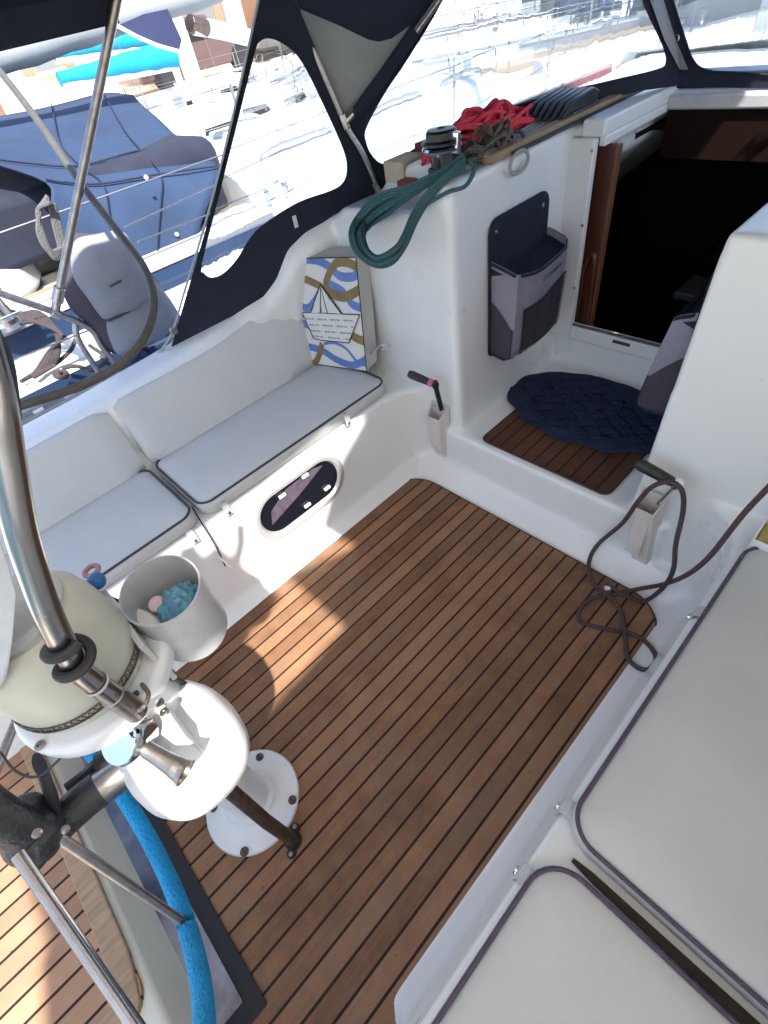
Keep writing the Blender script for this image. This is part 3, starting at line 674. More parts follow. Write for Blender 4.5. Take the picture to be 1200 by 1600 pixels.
for P in ([(-1.80, 0.8, 1.70), (-1.68, 0.8, 1.82), (-1.45, 0.8, 1.9)],):
    A = [bmn.verts.new((x, 1.32, z)) for x, y, z in P]; B = [bmn.verts.new((x, -1.22, z)) for x, y, z in P]
    for k in range(2): bmn.faces.new((A[k], A[k + 1], B[k + 1], B[k]))
bm.faces.new([bm.verts.new(p) for p in ((0.5, -1.22, 1.9), (0.5, 1.32, 1.9), (0.56, 1.32, 1.74), (0.56, -1.22, 1.74))])
side_c = fin('canopy_sun_block', bmn, navy, bim); so_ = side_c.modifiers.new('thick', 'SOLIDIFY'); so_.thickness = 0.004
bim_c = fin('canopy', bm, curt, bim, smooth=False); so_ = bim_c.modifiers.new('thick', 'SOLIDIFY'); so_.thickness = 0.004
bm = bmesh.new()
vp = AX(187, 36, -1.80)
prism(bm, [(-1.80, vp.y, vp.z), (-1.80, vp.y + 0.012, 1.71), (-1.80, -1.22, 1.71), (-1.80, -1.22, vp.z - 0.02), (-1.80, 0.2, vp.z - 0.014)], (-0.004, 0, 0)); fin('valance', bm, navy, bim, smooth=False)
bm = bmesh.new(); prism(bm, [(0.50, -1.22, 0.72), (0.50, 1.3, 0.78), (0.56, 1.3, 1.74), (0.56, -1.22, 1.74)], (0.004, 0, 0)); fin('added_side_curtain', bm, curt2, bim, smooth=False)  # unseen curtain added to stop starboard sun and pass soft fill light
pole_top = AX(178, 20, -1.79); pole_bot = AX(89, 472, -2.02)
for a_, b_, rr_ in ((AX(176, 30, -1.79), pole_bot, 0.0125), ):
    ptube('pole', [a_ + (a_ - b_) * 0.08, a_, b_], rr_, steel_b, bim, n=1, seg=14)
bm = bmesh.new(); lathe(bm, [(0.015, 0), (0.018, 0.004), (0.018, 0.05), (0.015, 0.054)], 16, pole_bot, pole_top - pole_bot); fin('pole_socket', bm, steel, bim)

# sprayhood walls
hood = thing('sprayhood', (-1.3, 1.8, 1.1), 'navy sprayhood with wrinkled clear windows and tubular frame over the companionway', 'sprayhood')
def plane2(A, B, lean=0.0):
    d = (B - A); d.z = 0; n = Vector((d.y, -d.x, lean * d.length)); n.normalize(); return A, n
A0 = AX(265, 550, -2.0); B0 = AX(595, 293, -1.66); C0 = Vector((-1.0, 2.46, 1.2))
pS = plane2(A0, B0); pW = plane2(B0, C0); D0 = Vector((-0.43, 2.46, 1.2)); pF = plane2(C0, D0)
if pS[1].x > 0: pass
def lp(pts, pl, n=0, closed=True):
    P = [AP(x, y, pl[0], pl[1]) for x, y in pts]
    return spline(P, n, closed) if n else P
def inward(pl):
    n = pl[1].copy(); n.z = 0
    c = Vector((CX, 1.2, 0)) - pl[0]; c.z = 0
    return n if n.dot(c) > 0 else -n
s_out = [(265, 552), (300, 531), (350, 505), (402, 478), (436, 452), (450, 420), (462, 398), (500, 372), (545, 345), (597, 318), (600, 292), (540, 190), (462, 0), (455, -60), (390, -60), (405, 0), (330, 330)]
s_hole = [(314, 412), (318, 428), (331, 435), (350, 428), (372, 405), (390, 375), (412, 352), (465, 318), (515, 300), (535, 288), (543, 268), (538, 235), (505, 160), (472, 95), (445, 68), (420, 58), (404, 64), (396, 84), (372, 180), (342, 300)]
w_out = [(600, 318), (650, 292), (700, 262), (795, 212), (900, 168), (1000, 142), (1060, 134), (1062, 118), (1050, 85), (1020, 0), (1010, -60), (455, -60), (462, 0), (540, 190), (600, 292)]
w_hole = [(571, 200), (571, 222), (580, 243), (597, 257), (620, 250), (665, 224), (720, 197), (830, 158), (950, 128), (1025, 110), (1041, 98), (1036, 70), (1005, 0), (998, -58), (705, -58), (690, 0), (640, 85), (600, 145)]
f_out = [(1060, 134), (1100, 136), (1180, 138), (1400, 142), (1400, -60), (1010, -60), (1020, 0), (1050, 85), (1062, 118)]
f_hole = [(1051, 0), (1071, 62), (1082, 92), (1100, 108), (1150, 113), (1380, 112), (1380, -56), (1035, -56)]
for nm, out_, hole_, pl_ in (('side_panel', s_out, s_hole, pS), ('port_panel', w_out, w_hole, pW), ('front_panel', f_out, f_hole, pF)):
    o = holed(lp(out_, pl_), [lp(hole_, pl_, 4)], 0.004, -inward(pl_)); fin(nm, o, navy, hood, smooth=False)
vin_s = clear_vinyl('clear_vinyl_side', 0.08, (0.78, 0.82, 0.84), wr=0.25)
vin_w = clear_vinyl('clear_vinyl_front', 0.14, (0.66, 0.74, 0.79), 0.5, (1.0, 1.0, 0.45))
for nm, hole_, pl_, vm in (('side_window', s_hole, pS, vin_s), ('port_window', w_hole, pW, vin_w), ('front_window', f_hole, pF, vin_w)):
    bm = bmesh.new(); P = lp(hole_, pl_, 4); c = sum(P, Vector()) / len(P)
    bm.faces.new([bm.verts.new(p + (p - c).normalized() * 0.004 - inward(pl_) * 0.002) for p in P]); fin(nm, bm, vm, hood, smooth=False)
    cb = bmesh.new(); tube(cb, [p + inward(pl_) * 0.001 for p in P], 0.0035, 6, closed=True); fin('window_binding', cb, navy, hood)
# starboard half of the hood, seen only as shade and reflected light
def mirv(p): return Vector((mx_(p.x), p.y, p.z))
for nm, out_, hole_, pl_ in (('starboard_side_panel', s_out, s_hole, pS), ('starboard_panel', w_out, w_hole, pW)):
    o = holed([mirv(p) for p in lp(out_, pl_)], [[mirv(p) for p in lp(hole_, pl_, 4)]], 0.004, (0.3, 0, 0)); fin(nm, o, navy, hood, smooth=False)
# roof of the hood
bm = bmesh.new(); rows = []
for j in range(15):
    y = 1.22 + 1.24 * j / 14; half = 0.95 if y < 1.4 else 0.95 - (y - 1.4) * 0.63
    row = []
    for i in range(17):
        x = CX + half * (i / 8 - 1); row.append(bm.verts.new((x, y, crown(x, 1.74, 1.92 - 0.12 * (j / 14) ** 2, half + 0.001))))
    rows.append(row)
for a, b in zip(rows, rows[1:]):
    for k in range(16): bm.faces.new((a[k], a[k + 1], b[k + 1], b[k]))
o = fin('roof', bm, navy, hood); so_ = o.modifiers.new('thick', 'SOLIDIFY'); so_.thickness = 0.004
# grey reinforcing patch between the two hoops
nS = inward(pW)
pt = [AP(x, y, pW[0], pW[1]) + nS * 0.006 for x, y in [(468, 14), (540, 42), (592, 65), (618, 60), (636, 40), (640, 28), (600, 95), (543, 178), (536, 183), (524, 160), (500, 105)]]
pt = [AP(x, y, pW[0], pW[1]) + nS * 0.006 for x, y in [(468, 14), (530, 40), (575, 62), (592, 65), (612, 60), (640, 40), (592, 112), (548, 178), (536, 183), (518, 150), (492, 85)]]
bm = bmesh.new(); prism(bm, pt, nS * 0.002); fin('reinforcing_patch', bm, greyc, hood, smooth=False)
def onW(x, y, off): return AP(x, y, pW[0], pW[1]) + nS * off
j1 = onW(538, 192, 0.03)
ptube('hoop', [onW(592, 300, 0.03), onW(566, 240, 0.03), j1, onW(500, 105, 0.035), onW(456, 0, 0.03), onW(440, -50, 0.03)], 0.0105, steel_b, hood, n=4, seg=12)
ptube('hoop', [j1, onW(560, 165, 0.03), onW(610, 100, 0.03), onW(682, 0, 0.03), onW(715, -45, 0.03)], 0.0105, steel_b, hood, n=4, seg=12)
bm = bmesh.new(); tube(bm, [onW(552, 178, 0.028), onW(600, 113, 0.028), onW(645, 48, 0.028)], 0.019, 10); fin('hoop_sleeve', bm, navy, hood)
bm = bmesh.new(); tube(bm, [onW(532, 176, 0.03), onW(541, 200, 0.03)], 0.0155, 12); tube(bm, [onW(538, 190, 0.03), onW(553, 172, 0.03)], 0.0145, 12); fin('hoop_joint', bm, steel, hood, bevel=0.002)
bm = bmesh.new(); tube(bm, [onW(582, 282, 0.03), onW(592, 300, 0.03)], 0.014, 12); lathe(bm, [(0.0, 0), (0.024, 0), (0.024, 0.006), (0, 0.008)], 20, onW(592, 304, 0.03), (0, 0, 1)); fin('hoop_foot', bm, steel, hood)
# aft edge webbing with its buckle
nI = inward(pS)
def onS(x, y, off): return AP(x, y, pS[0], pS[1]) + nI * off
bm = bmesh.new(); tube(bm, spline([onS(245, 556, 0.004), onS(268, 520, 0.004), onS(288, 455, 0.004), onS(328, 322, 0.004), onS(366, 170, 0.004), onS(403, 2, 0.004), onS(412, -50, 0.004)], 6), 0.010, 8, flat=0.35); fin('edge_tape', bm, tape, hood)
bm = bmesh.new(); c = onS(271, 515, 0.012); box(bm, c - Vector((0.006, 0.014, 0.014)), c + Vector((0.006, 0.014, 0.014))); fin('buckle', bm, steel_b, hood, bevel=0.004)
bm = bmesh.new(); c = onS(461, 346, 0.003); box(bm, c - Vector((0.002, 0.008, 0.020)), c + Vector((0.002, 0.008, 0.020))); fin('fabric_label', bm, white_pl, hood, smooth=False)
# zip strip between the port and front windows
nF = inward(pF)
bm = bmesh.new(); L_ = [AP(x, y, pW[0], pW[1]) + (nS + nF) * 0.006 for x, y in [(1003, -60), (1016, 0), (1038, 62), (1062, 108)]]; R_ = [AP(x, y, pF[0], pF[1]) + (nS + nF) * 0.006 for x, y in [(1024, -60), (1037, 0), (1056, 62), (1075, 108)]]
for k in range(3): bm.faces.new([bm.verts.new(p) for p in (L_[k], L_[k + 1], R_[k + 1], R_[k])])
bmesh.ops.remove_doubles(bm, verts=bm.verts, dist=1e-5); fin('zip_strip', bm, greyc, hood, smooth=False)
bm = bmesh.new(); c = AP(1058, 60, pF[0], pF[1]) + nF * 0.012; tube(bm, [c + Vector((0.011 * math.cos(R(a)), 0, 0.011 * math.sin(R(a)))) for a in range(0, 360, 24)], 0.0028, 8, closed=True); fin('ring', bm, steel, hood)

# ================================================================== WINCH, ROPES AND GEAR ON THE COACHROOF
wc = Vector((-1.262, 1.435, 1.085))
wn_ = thing('winch', wc, 'chromed deck winch with black top standing on the coachroof corner, wrapped in teal rope', 'winch')
bm = bmesh.new(); lathe(bm, [(0, 0), (0.062, 0), (0.062, 0.014), (0.052, 0.024), (0.043, 0.042), (0.038, 0.07), (0.038, 0.118), (0.044, 0.134), (0, 0.134)], 32, wc); fin('drum', bm, steel, wn_)
bm = bmesh.new(); lathe(bm, [(0.040, 0.134), (0.060, 0.138), (0.064, 0.144), (0.060, 0.150), (0.044, 0.152)], 32, wc); fin('self_tailer', bm, chrome, wn_)
bm = bmesh.new(); lathe(bm, [(0.040, 0.152), (0.063, 0.156), (0.063, 0.163), (0.050, 0.168), (0.048, 0.186), (0.042, 0.192), (0.014, 0.194), (0, 0.184)], 32, wc); fin('cap', bm, black, wn_)
bm = bmesh.new(); c = wc + Vector((0.055, 0.0, 0.150)); box(bm, c - Vector((0.012, 0.009, 0.02)), c + Vector((0.016, 0.009, 0.036))); fin('stripper_arm', bm, chrome, wn_, bevel=0.003)

# teal rope: turns on the winch and a hanging coil over the bulkhead
bm = bmesh.new()
rnd = random.Random(3)
for k in range(4):
    tube(bm, [wc + Vector((0.044 * math.cos(R(a)), 0.044 * math.sin(R(a)), 0.046 + 0.0115 * k + 0.0115 * a / 360)) for a in range(0, 370, 15)], 0.0058, 8)
for k in range(8):
    f = k / 7; j = rnd.uniform(-4, 4)
    off = (f - 0.5)
    front = 1.262 - 0.008 * (k % 3); low = 1.125 - 0.008 * (k % 3)
    P = [AY(724 + 3 * math.sin(k), 240 + 26 * f, 1.38), AY(698 - 6 * f, 262 + 14 * f, 1.345), AY(640 - 10 * f, 290 + 24 * f + j * 0.4, 1.292), AY(590 + 14 * f, 306 + 30 * f, front), AY(560 + 20 * f, 336 + 16 * f, front), AY(547 + 22 * f, 366 + j, low + 0.05), AY(556 + 22 * f, 396 - 2 * f + j, low), AY(584 + 8 * f, 417 - 14 * f + j, low), AY(612 + 2 * f, 414 - 24 * f + j, low), AY(634 - 4 * f, 384 - 16 * f, low + 0.06), AY(652 - 6 * f, 344 - 12 * f, front - 0.005), AY(676 - 4 * f, 306 - 10 * f, 1.286), AY(705 - 2 * f, 276 - 8 * f, 1.33), AY(726, 248 + 18 * (1 - f), 1.375)]
    tube(bm, spline(P, 6), 0.0062, 8)
P = [AY(735, 250, 1.37), AY(742, 262, 1.36), AY(728, 290, 1.31), AY(700, 300, 1.29), AY(668, 318, 1.28)]
tube(bm, spline(P, 6), 0.0062, 8)
tag(fin('teal_rope', bm, teal_rope, angle=80), 'teal green rope coil hanging from the winch over the port bulkhead', 'rope', 'ropes')

def pile(name, c, ext, n, r, m, label, group='ropes', seed=1, axis=Vector((0, 1, 0)), loops=3, z0=None):
    rn = random.Random(seed); bm = bmesh.new(); c = Vector(c)
    side = axis.cross(Vector((0, 0, 1))).normalized()
    for k in range(n):
        cc = c + axis * rn.uniform(-0.6, 0.6) * ext[0] + side * rn.uniform(-0.4, 0.4) * ext[1]; P = []
        a0 = rn.uniform(0, 6.28); rx = ext[0] * rn.uniform(0.35, 0.75); ry = ext[1] * rn.uniform(0.45, 0.9); hz = rn.uniform(0.1, 1.0)
        for i in range(9 * loops // 2):
            a = a0 + i * 0.75
            q = cc + axis * (math.cos(a) * rx) + side * (math.sin(a) * ry)
            dd = (q - c); ex = dd.dot(axis) / ext[0] / 1.25; ey = dd.dot(side) / ext[1] / 1.25
            h = max(0, 1 - ex * ex - ey * ey) ** 0.5
            q.z = c.z + r + ext[2] * h * hz * (0.75 + 0.35 * math.sin(a * 2 + k)); P.append(q)
        tube(bm, spline(P, 5), r, 7)
    return tag(fin(name, bm, m, angle=80), label, 'rope', group)
fwd = Vector((0.16, 0.987, 0)).normalized()
pile('red_rope', (-1.345, 1.78, 1.168), (0.21, 0.08, 0.10), 42, 0.0064, red_rope, 'bright red rope heaped loosely on the coachroof beside the window', seed=5, axis=fwd)
bm = bmesh.new(); rn = random.Random(9)
for k in range(6):
    P = [(-1.33 + 0.04 * math.sin(t * 3 + k) + 0.014 * k - 0.03, 1.44 + t * 0.26, 1.172 + 0.006 + 0.016 * abs(math.sin(k * 1.7 + t * 2.1))) for t in [i / 8 for i in range(9)]]
    tube(bm, spline(P, 5), 0.0058, 7)
fin('red_rope_tail', bm, red_rope, bpy.data.objects['red_rope'], angle=80)
pile('grey_rope', (-1.185, 1.60, 1.172), (0.105, 0.055, 0.08), 14, 0.0058, tan_rope, 'grey brown rope coiled in a tight heap behind the winch', seed=12, axis=fwd)
for k in range(3):
    pass
bm = bmesh.new()
for k in range(4):
    x = -1.235 + 0.022 * k
    tube(bm, spline([(x, 1.62 + 0.03 * k, 1.19), (x + 0.004, 1.75, 1.185), (x - 0.006, 1.95, 1.188), (x - 0.004, 2.30, 1.185), (x, 2.6, 1.185)], 5), 0.005, 7)
tag(fin('halyards', bm, rope_mat('white_fleck_rope', (0.55, 0.55, 0.52), (0.10, 0.10, 0.12), 200, 0.7), angle=80), 'pale flecked halyards running forward to the black clutches', 'rope', 'ropes')
cl = thing('rope_clutches', (-1.20, 2.02, 1.17), 'bank of black rope clutches with five levers on the coachroof', 'rope clutch')
bm = bmesh.new(); box(bm, (-1.30, 1.98, 1.168), (-1.13, 2.16, 1.206)); fin('body', bm, black, cl, bevel=0.006)
for k in range(6):
    x = -1.288 + 0.028 * k
    bm = bmesh.new(); prism(bm, [(x, 1.90, 1.200), (x, 1.96, 1.238), (x, 2.10, 1.252), (x, 2.14, 1.235), (x, 2.13, 1.205), (x, 1.97, 1.205)], (0.021, 0, 0)); fin('lever', bm, black, cl, bevel=0.004)
# small pale blue-lit ledge, eye and book on the roof
bm = bmesh.new(); tube(bm, [Vector((-1.10 + 0.0, 1.62 + 0.05 * math.cos(R(a)), 1.150 + 0.03 * math.sin(R(a)))) for a in range(0, 360, 20)], 0.006, 8, closed=True)
tag(fin('rope_ring', bm, tape), 'small grey rope ring hanging under the teak trim', 'ring')
bm = bmesh.new(); box(bm, (-1.60, 1.49, 1.10), (-1.50, 1.62, 1.165)); tag(fin('wood_block', bm, mat('pale_wood', (0.62, 0.54, 0.38), 0.6, var=0.2, vscale=20), bevel=0.004), 'pale wooden block at the foot of the sprayhood left of the winch', 'wood block')
bm = bmesh.new(); box(bm, (-1.50, 1.45, 1.085), (-1.44, 1.56, 1.12)); tag(fin('red_case', bm, mat('red_case', (0.25, 0.03, 0.03), 0.5), bevel=0.006), 'small red case beside the pale wooden block', 'case')

# ------------------------------------------------------------------ fabric pocket bags
def pocket_bag(mirror, label, y0=1.475, y1=1.835, zb=0.535, zt=1.02, xw=-1.118, gx=0.115):
    s = -1 if mirror else 1
    X = (lambda d: xw + s * d)
    t = thing('pocket_bag', (X(0.05), (y0 + y1) / 2, zb), label, 'bag', 'hanging pocket bags')
    def slope(y): return zt + 0.0 * (y - y0)
    # back panel with rounded corners
    bm = bmesh.new(); prism(bm, [(X(0.004), y, z) for y, z in rrect(y0, zb - 0.02, y1, zt, (0.03, 0.03, 0.05, 0.05), 6)], (s * 0.006, 0, 0)); fin('back_panel', bm, navy, t, bevel=0.002)
    for yy in (y0 + 0.035, y1 - 0.045):
        bm = bmesh.new(); lathe(bm, [(0.008, 0), (0.009, 0.002), (0.004, 0.004), (0.003, 0.001)], 16, (X(0.010), yy, zt - 0.045), (s, 0, 0)); fin('eyelet', bm, steel, t)
    # bulging front body
    zr = zt - 0.13
    ny, nz = 36, 12; rows = []
    def g(u, v):   # u round the pocket (side, front, side), v up
        depth = gx * ((0.86 + 0.14 * v) if not mirror else (1.0 - 0.42 * v)) * (1 - (1 - min(1, v * 9)) ** 2 * 0.25)
        if u < 0.28:
            k = u / 0.28; y = y0 + 0.012 - 0.004 * math.sin(math.pi * k); d = depth * k
        elif u < 0.80:
            k = (u - 0.28) / 0.52; y = y0 + 0.014 + (y1 - 0.05 - y0) * k; d = depth * (1 + 0.10 * math.sin(math.pi * k))
        else:
            k = (u - 0.80) / 0.20; y = y1 - 0.036 + 0.03 * k; d = depth * (1 - k)
        sag = 0.030 * v * math.sin(math.pi * min(1, max(0, u))) ** 2
        z = zb - 0.015 * math.sin(math.pi * min(1, u)) + (zr - zb) * v - sag
        d += 0.010 + 0.003 * math.sin(u * 23 + v * 4) * v
        return Vector((X(d), y, z))
    bm = bmesh.new(); G = [[bm.verts.new(g(i / ny, j / nz)) for i in range(ny + 1)] for j in range(nz + 1)]
    for j in range(nz):
        for i in range(ny): bm.faces.new((G[j][i], G[j][i + 1], G[j + 1][i + 1], G[j + 1][i]))
    bot = [bm.verts.new((X(0.010), v.co.y, zb)) for v in G[0]]
    for i in range(ny): bm.faces.new((bot[i], bot[i + 1], G[0][i + 1], G[0][i]))
    body = fin('front_pocket', bm, lilac, t, angle=60)
    def patch(name, us, vs, m, o=0.003, n=8, par=body):
        bm = bmesh.new(); (u0, u1) = us; (v0, v1) = vs
        Q = []
        for j in range(n + 1):
            row = []
            for i in range(n + 1):
                u = u0 + (u1 - u0) * i / n; v = v0(u) + (v1(u) - v0(u)) * j / n if callable(v0) else v0 + (v1 - v0) * j / n
                p = g(u, v); e = 1e-3
                nn = (g(u + e, v) - g(u, v)).cross(g(u, v + e) - g(u, v)).normalized()
                if nn.x * s < 0 and abs(nn.x) > 0.2: nn = -nn
                if abs(nn.x) <= 0.2 and nn.dot(Vector((s, 0, 0)) + (p - g(0.5, v)) * 4) < 0: nn = -nn
                row.append(bm.verts.new(p + nn * o))
            Q.append(row)
        for j in range(n):
            for i in range(n): bm.faces.new((Q[j][i], Q[j][i + 1], Q[j + 1][i + 1], Q[j + 1][i]))
        fin(name, bm, m, par, angle=70)
    patch('mesh_pocket', (0.36, 0.785), (lambda u: 0.08, lambda u: 0.58 + 0.22 * (u - 0.36)), mesh_m, 0.004)
    patch('side_panel', (0.0, 0.255), (lambda u: 0.02, lambda u: 0.60 - 2.2 * u * u - 0.3 * u), purple, 0.0025)
    for us_, (a, b) in (((0.345, 0.79), (0.055, 0.08)), ((0.345, 0.79), (0.0, 0.0)), ((0.345, 0.36), (0.06, 0.59)), ((0.785, 0.798), (0.06, 0.69)), ((0.0, 1.0), (0.965, 1.0)), ((0.0, 1.0), (0.0, 0.03)), ((0.255, 0.272), (0.02, 0.40))):
        if a == b == 0.0: patch('binding', us_, (lambda u: 0.575 + 0.22 * (u - 0.36), lambda u: 0.605 + 0.22 * (u - 0.36)), navy, 0.0055); continue
        patch('binding', us_, (lambda u, a=a: a, lambda u, b=b: b), navy, 0.0055, 12)
    # dark inside of the open pocket
    bm = bmesh.new(); top = [g(i / ny, 0.93) for i in range(ny + 1)]; bk = [Vector((X(0.011), p.y, p.z)) for p in top]
    for i in range(ny):
        bm.faces.new([bm.verts.new(p) for p in (top[i], top[i + 1], bk[i + 1], bk[i])])
    bmesh.ops.remove_doubles(bm, verts=bm.verts, dist=1e-5); fin('pocket_inside', bm, navy, t)
    if not mirror:
        p = g(0.54, 0.84); p2 = g(0.76, 0.84); xa = (p2 - p).normalized(); za = (g(0.65, 0.9) - g(0.65, 0.7)).normalized(); nn = xa.cross(za).normalized()
        mt = Matrix((xa, za, nn)).transposed().to_4x4(); mt.translation = p + nn * 0.004 * (1 if nn.x > 0 else -1) + Vector((0.006, 0, 0))
        text_mesh('lettering', 'Compass', 0.026, mt, ink_dark, body)
        bm = bmesh.new()
        for k in range(3):
            q = p - xa * (0.012 + 0.009 * k) + nn * 0.0045 + Vector((0.002, 0, 0)); prism(bm, [q + za * a + xa * b for a, b in ((0.0, 0), (0.022 - 0.005 * k, 0.004), (0.024 - 0.005 * k, 0.0075), (0.0, 0.0035))], nn * 0.0005)
        fin('logo', bm, mat('logo_red', (0.30, 0.03, 0.05), 0.6), body, smooth=False)
    return t
pocket_bag(False, 'lilac grey pocket bag with mesh front and navy back, left of the companionway')
pocket_bag(True, 'grey and navy pocket bag half hidden by the starboard bulkhead', y0=1.46, y1=1.80, zb=0.53, zt=1.0, xw=-0.392, gx=0.11)

# ------------------------------------------------------------------ knotted navy mat on the step
mc = Vector((-0.765, 1.70, 0.262)); bm = bmesh.new()
A_, B_ = 0.350, 0.205
def curve(t, k):
    x = math.sin(2 * t + 0.0); y = math.sin(5 * t + math.pi / 10)
    return x, y
dB = 0.060
def in_oval(x, y, k=0.93): return (x / A_) ** 2 + (y / B_) ** 2 < k * k
for fam in (0, 1):
    for ib in range(-8, 9):
        for lane in (-1, 0, 1):
            w_ = ib * dB + lane * 0.0128; run = []; runs = []
            for kk in range(-110, 111):
                v_ = kk * 0.005
                x_, y_ = ((w_ + v_) * 0.80, (w_ - v_) * 0.56) if fam == 0 else ((v_ + w_) * 0.80, (v_ - w_) * 0.56)
                if fam == 1: x_, y_ = (v_ - w_) * 0.80, (v_ + w_) * 0.56
                if fam == 0: x_, y_ = (v_ + w_) * 0.80, (w_ - v_) * 0.56
                if in_oval(x_, y_): run.append(mc + Vector((x_, y_, 0.018 + 0.0065 * math.cos(math.pi * v_ / dB + math.pi * ib) * (1 if fam == 0 else -1))))
                elif run: runs.append(run); run = []
            if run: runs.append(run)
            for q in runs:
                if len(q) > 4: tube(bm, q, 0.0062, 6)
for k in range(4):
    tube(bm, [mc + Vector((A_ * (0.925 + 0.032 * k + 0.028 * abs(math.cos(R(a) * 6))) * math.cos(R(a)), B_ * (0.915 + 0.05 * k + 0.04 * abs(math.cos(R(a) * 6))) * math.sin(R(a)), 0.016 - 0.002 * k + 0.004 * math.cos(R(a) * 12 + k))) for a in range(0, 360, 3)], 0.0065, 6, closed=True)
mat_o = thing('knotted_mat', mc, 'dark navy knotted rope mat lying on the companionway step', 'mat')
mat_o.rotation_euler = (0, 0, 0)
fin('braid', bm, navy_rope, mat_o, angle=80)
bm = bmesh.new(); prism(bm, [mc + Vector((math.cos(R(a)) * A_ * (0.90 + 0.05 * math.cos(R(a * 7))), math.sin(R(a)) * B_ * (0.90 + 0.05 * math.cos(R(a * 7))), 0)) for a in range(0, 360, 5)], (0, 0, 0.012)); fin('under_layer', bm, navy_rope, mat_o)

# ------------------------------------------------------------------ printed bag on the port cushion
def quadpt(c4, u, v):
    a = c4[0].lerp(c4[1], u); b = c4[3].lerp(c4[2], u); return a.lerp(b, v)
BL = AZ(479, 567, 0.492); BR = AZ(573, 580, 0.492)
_h = (BR - BL); _h.z = 0; _h.normalize(); _n = Vector((_h.y, -_h.x, 0.16)).normalized()
TL = AP(452, 404, BL, _n); TR = AP(556, 402, BL, _n)
F4 = (TL, TR, BR, BL)
nb = (TR - TL).cross(BL - TL).normalized(); nb = nb if nb.y < 0 else -nb
bag = thing('backpack', AZ(530, 575, 0.486), 'white backpack with blue and gold swirls and a printed paper boat on the port cushion', 'backpack')
DEP = -_n * 0.085 + Vector((0.012, 0, 0)); DEP.z = 0.008
bm = bmesh.new(); N = 10
def fpt(u, v): 
    b = 0.002 * (1 - (2 * u - 1) ** 4) * (1 - (2 * v - 1) ** 4)
    return quadpt(F4, u, v) + nb * b
G = [[bm.verts.new(fpt(i / N, j / N)) for i in range(N + 1)] for j in range(N + 1)]
for j in range(N):
    for i in range(N): bm.faces.new((G[j][i], G[j][i + 1], G[j + 1][i + 1], G[j + 1][i]))
brd = [G[0][i] for i in range(N + 1)] + [G[j][N] for j in range(1, N + 1)] + [G[N][i] for i in range(N - 1, -1, -1)] + [G[j][0] for j in range(N - 1, 0, -1)]
bk = [bm.verts.new(v.co + DEP) for v in brd]; n = len(brd)
for k in range(n):
    f = bm.faces.new((brd[k], brd[(k + 1) % n], bk[(k + 1) % n], bk[k])); f.material_index = 1
bm.faces.new(bk).material_index = 1
def ribbon(pts, w, mi, off):
    P = spline([(x, y, 0) for x, y in pts], 7)
    prev = None
    for i, p in enumerate(P):
        d = (P[min(i + 1, len(P) - 1)] - P[max(i - 1, 0)]).normalized(); sd = Vector((-d.y, d.x, 0)) * w / 2
        row = []
        for q in (p + sd, p - sd):
            u = min(0.995, max(0.005, q.x)); v = min(0.995, max(0.005, q.y)); row.append(bm.verts.new(fpt(u, v) + nb * off))
        if prev: bm.faces.new((prev[0], prev[1], row[1], row[0])).material_index = mi
        prev = row
def px(x, y):   # pixel of the 1200x1389 crop to (u,v) on the front
    X_ = 430 + x * 190 / 1200; Y_ = 380 + y * 220 / 1389
    best = None
    u = v = 0.5
    Lx = lambda v: (452 + (476 - 452) * v, 404 + (566 - 404) * v); Rx = lambda v: (556 + (572 - 556) * v, 402 + (579 - 402) * v)
    for _ in range(12):
        l = Lx(v); r_ = Rx(v); u = (X_ - l[0]) / (r_[0] - l[0]); yy = l[1] + (r_[1] - l[1]) * u; v += (Y_ - yy) / 170.0
    return (u, v)
def rb(pts, w, mi, off): ribbon([px(*p) for p in pts], w, mi, off)
rb([(140, 300), (150, 230), (230, 165), (420, 165), (560, 230), (640, 300), (760, 310), (840, 260)], 0.075, 2, 0.0010)
rb([(140, 240), (180, 400), (240, 560), (320, 600), (400, 520), (460, 420)], 0.07, 2, 0.0012)
rb([(130, 310), (260, 320), (400, 370), (460, 400)], 0.07, 3, 0.0016)
rb([(500, 430), (520, 330), (600, 200), (700, 180), (800, 220), (840, 270)], 0.075, 3, 0.0020)
rb([(520, 420), (580, 470), (700, 490), (840, 420)], 0.085, 3, 0.0024)
rb([(530, 370), (600, 400), (680, 450), (760, 560), (880, 610)], 0.075, 2, 0.0014)
rb([(190, 720), (330, 780), (420, 830)], 0.075, 2, 0.0012)
rb([(180, 560), (230, 650), (330, 700)], 0.05, 3, 0.0015)
rb([(720, 840), (800, 900), (900, 940)], 0.085, 3, 0.0014)
rb([(240, 1000), (340, 1000), (470, 1040), (600, 1130), (760, 1190), (880, 1130), (920, 1060)], 0.075, 2, 0.0012)
rb([(480, 960), (580, 950), (700, 1010), (800, 1140), (900, 1200)], 0.03, 2, 0.0016)
rb([(270, 1150), (370, 1180), (430, 1080), (460, 960)], 0.075, 3, 0.0020)
front = fin('printed_body', bm, [bag_w, bag_s, ink_blue, ink_gold], bag, angle=40)
sub = front.modifiers.new('bev', 'BEVEL'); sub.width = 0.006; sub.segments = 2; sub.limit_method = 'ANGLE'; sub.angle_limit = R(50)
def poly(pts, off, mi_mat, name, par, th=0.0006):
    P = [fpt(*px(*p)) + nb * off for p in pts]; b = bmesh.new(); prism(b, P, nb * th); return fin(name, b, mi_mat, par, smooth=False)
boat = poly([(262, 640), (455, 640), (670, 650), (838, 655), (735, 950), (450, 925), (372, 905)], 0.0055, ink_dark, 'paper_boat', bag)
poly([(275, 648), (455, 648), (670, 658), (826, 664), (730, 938), (452, 914), (382, 896)], 0.0065, bag_w, 'boat_hull', boat)
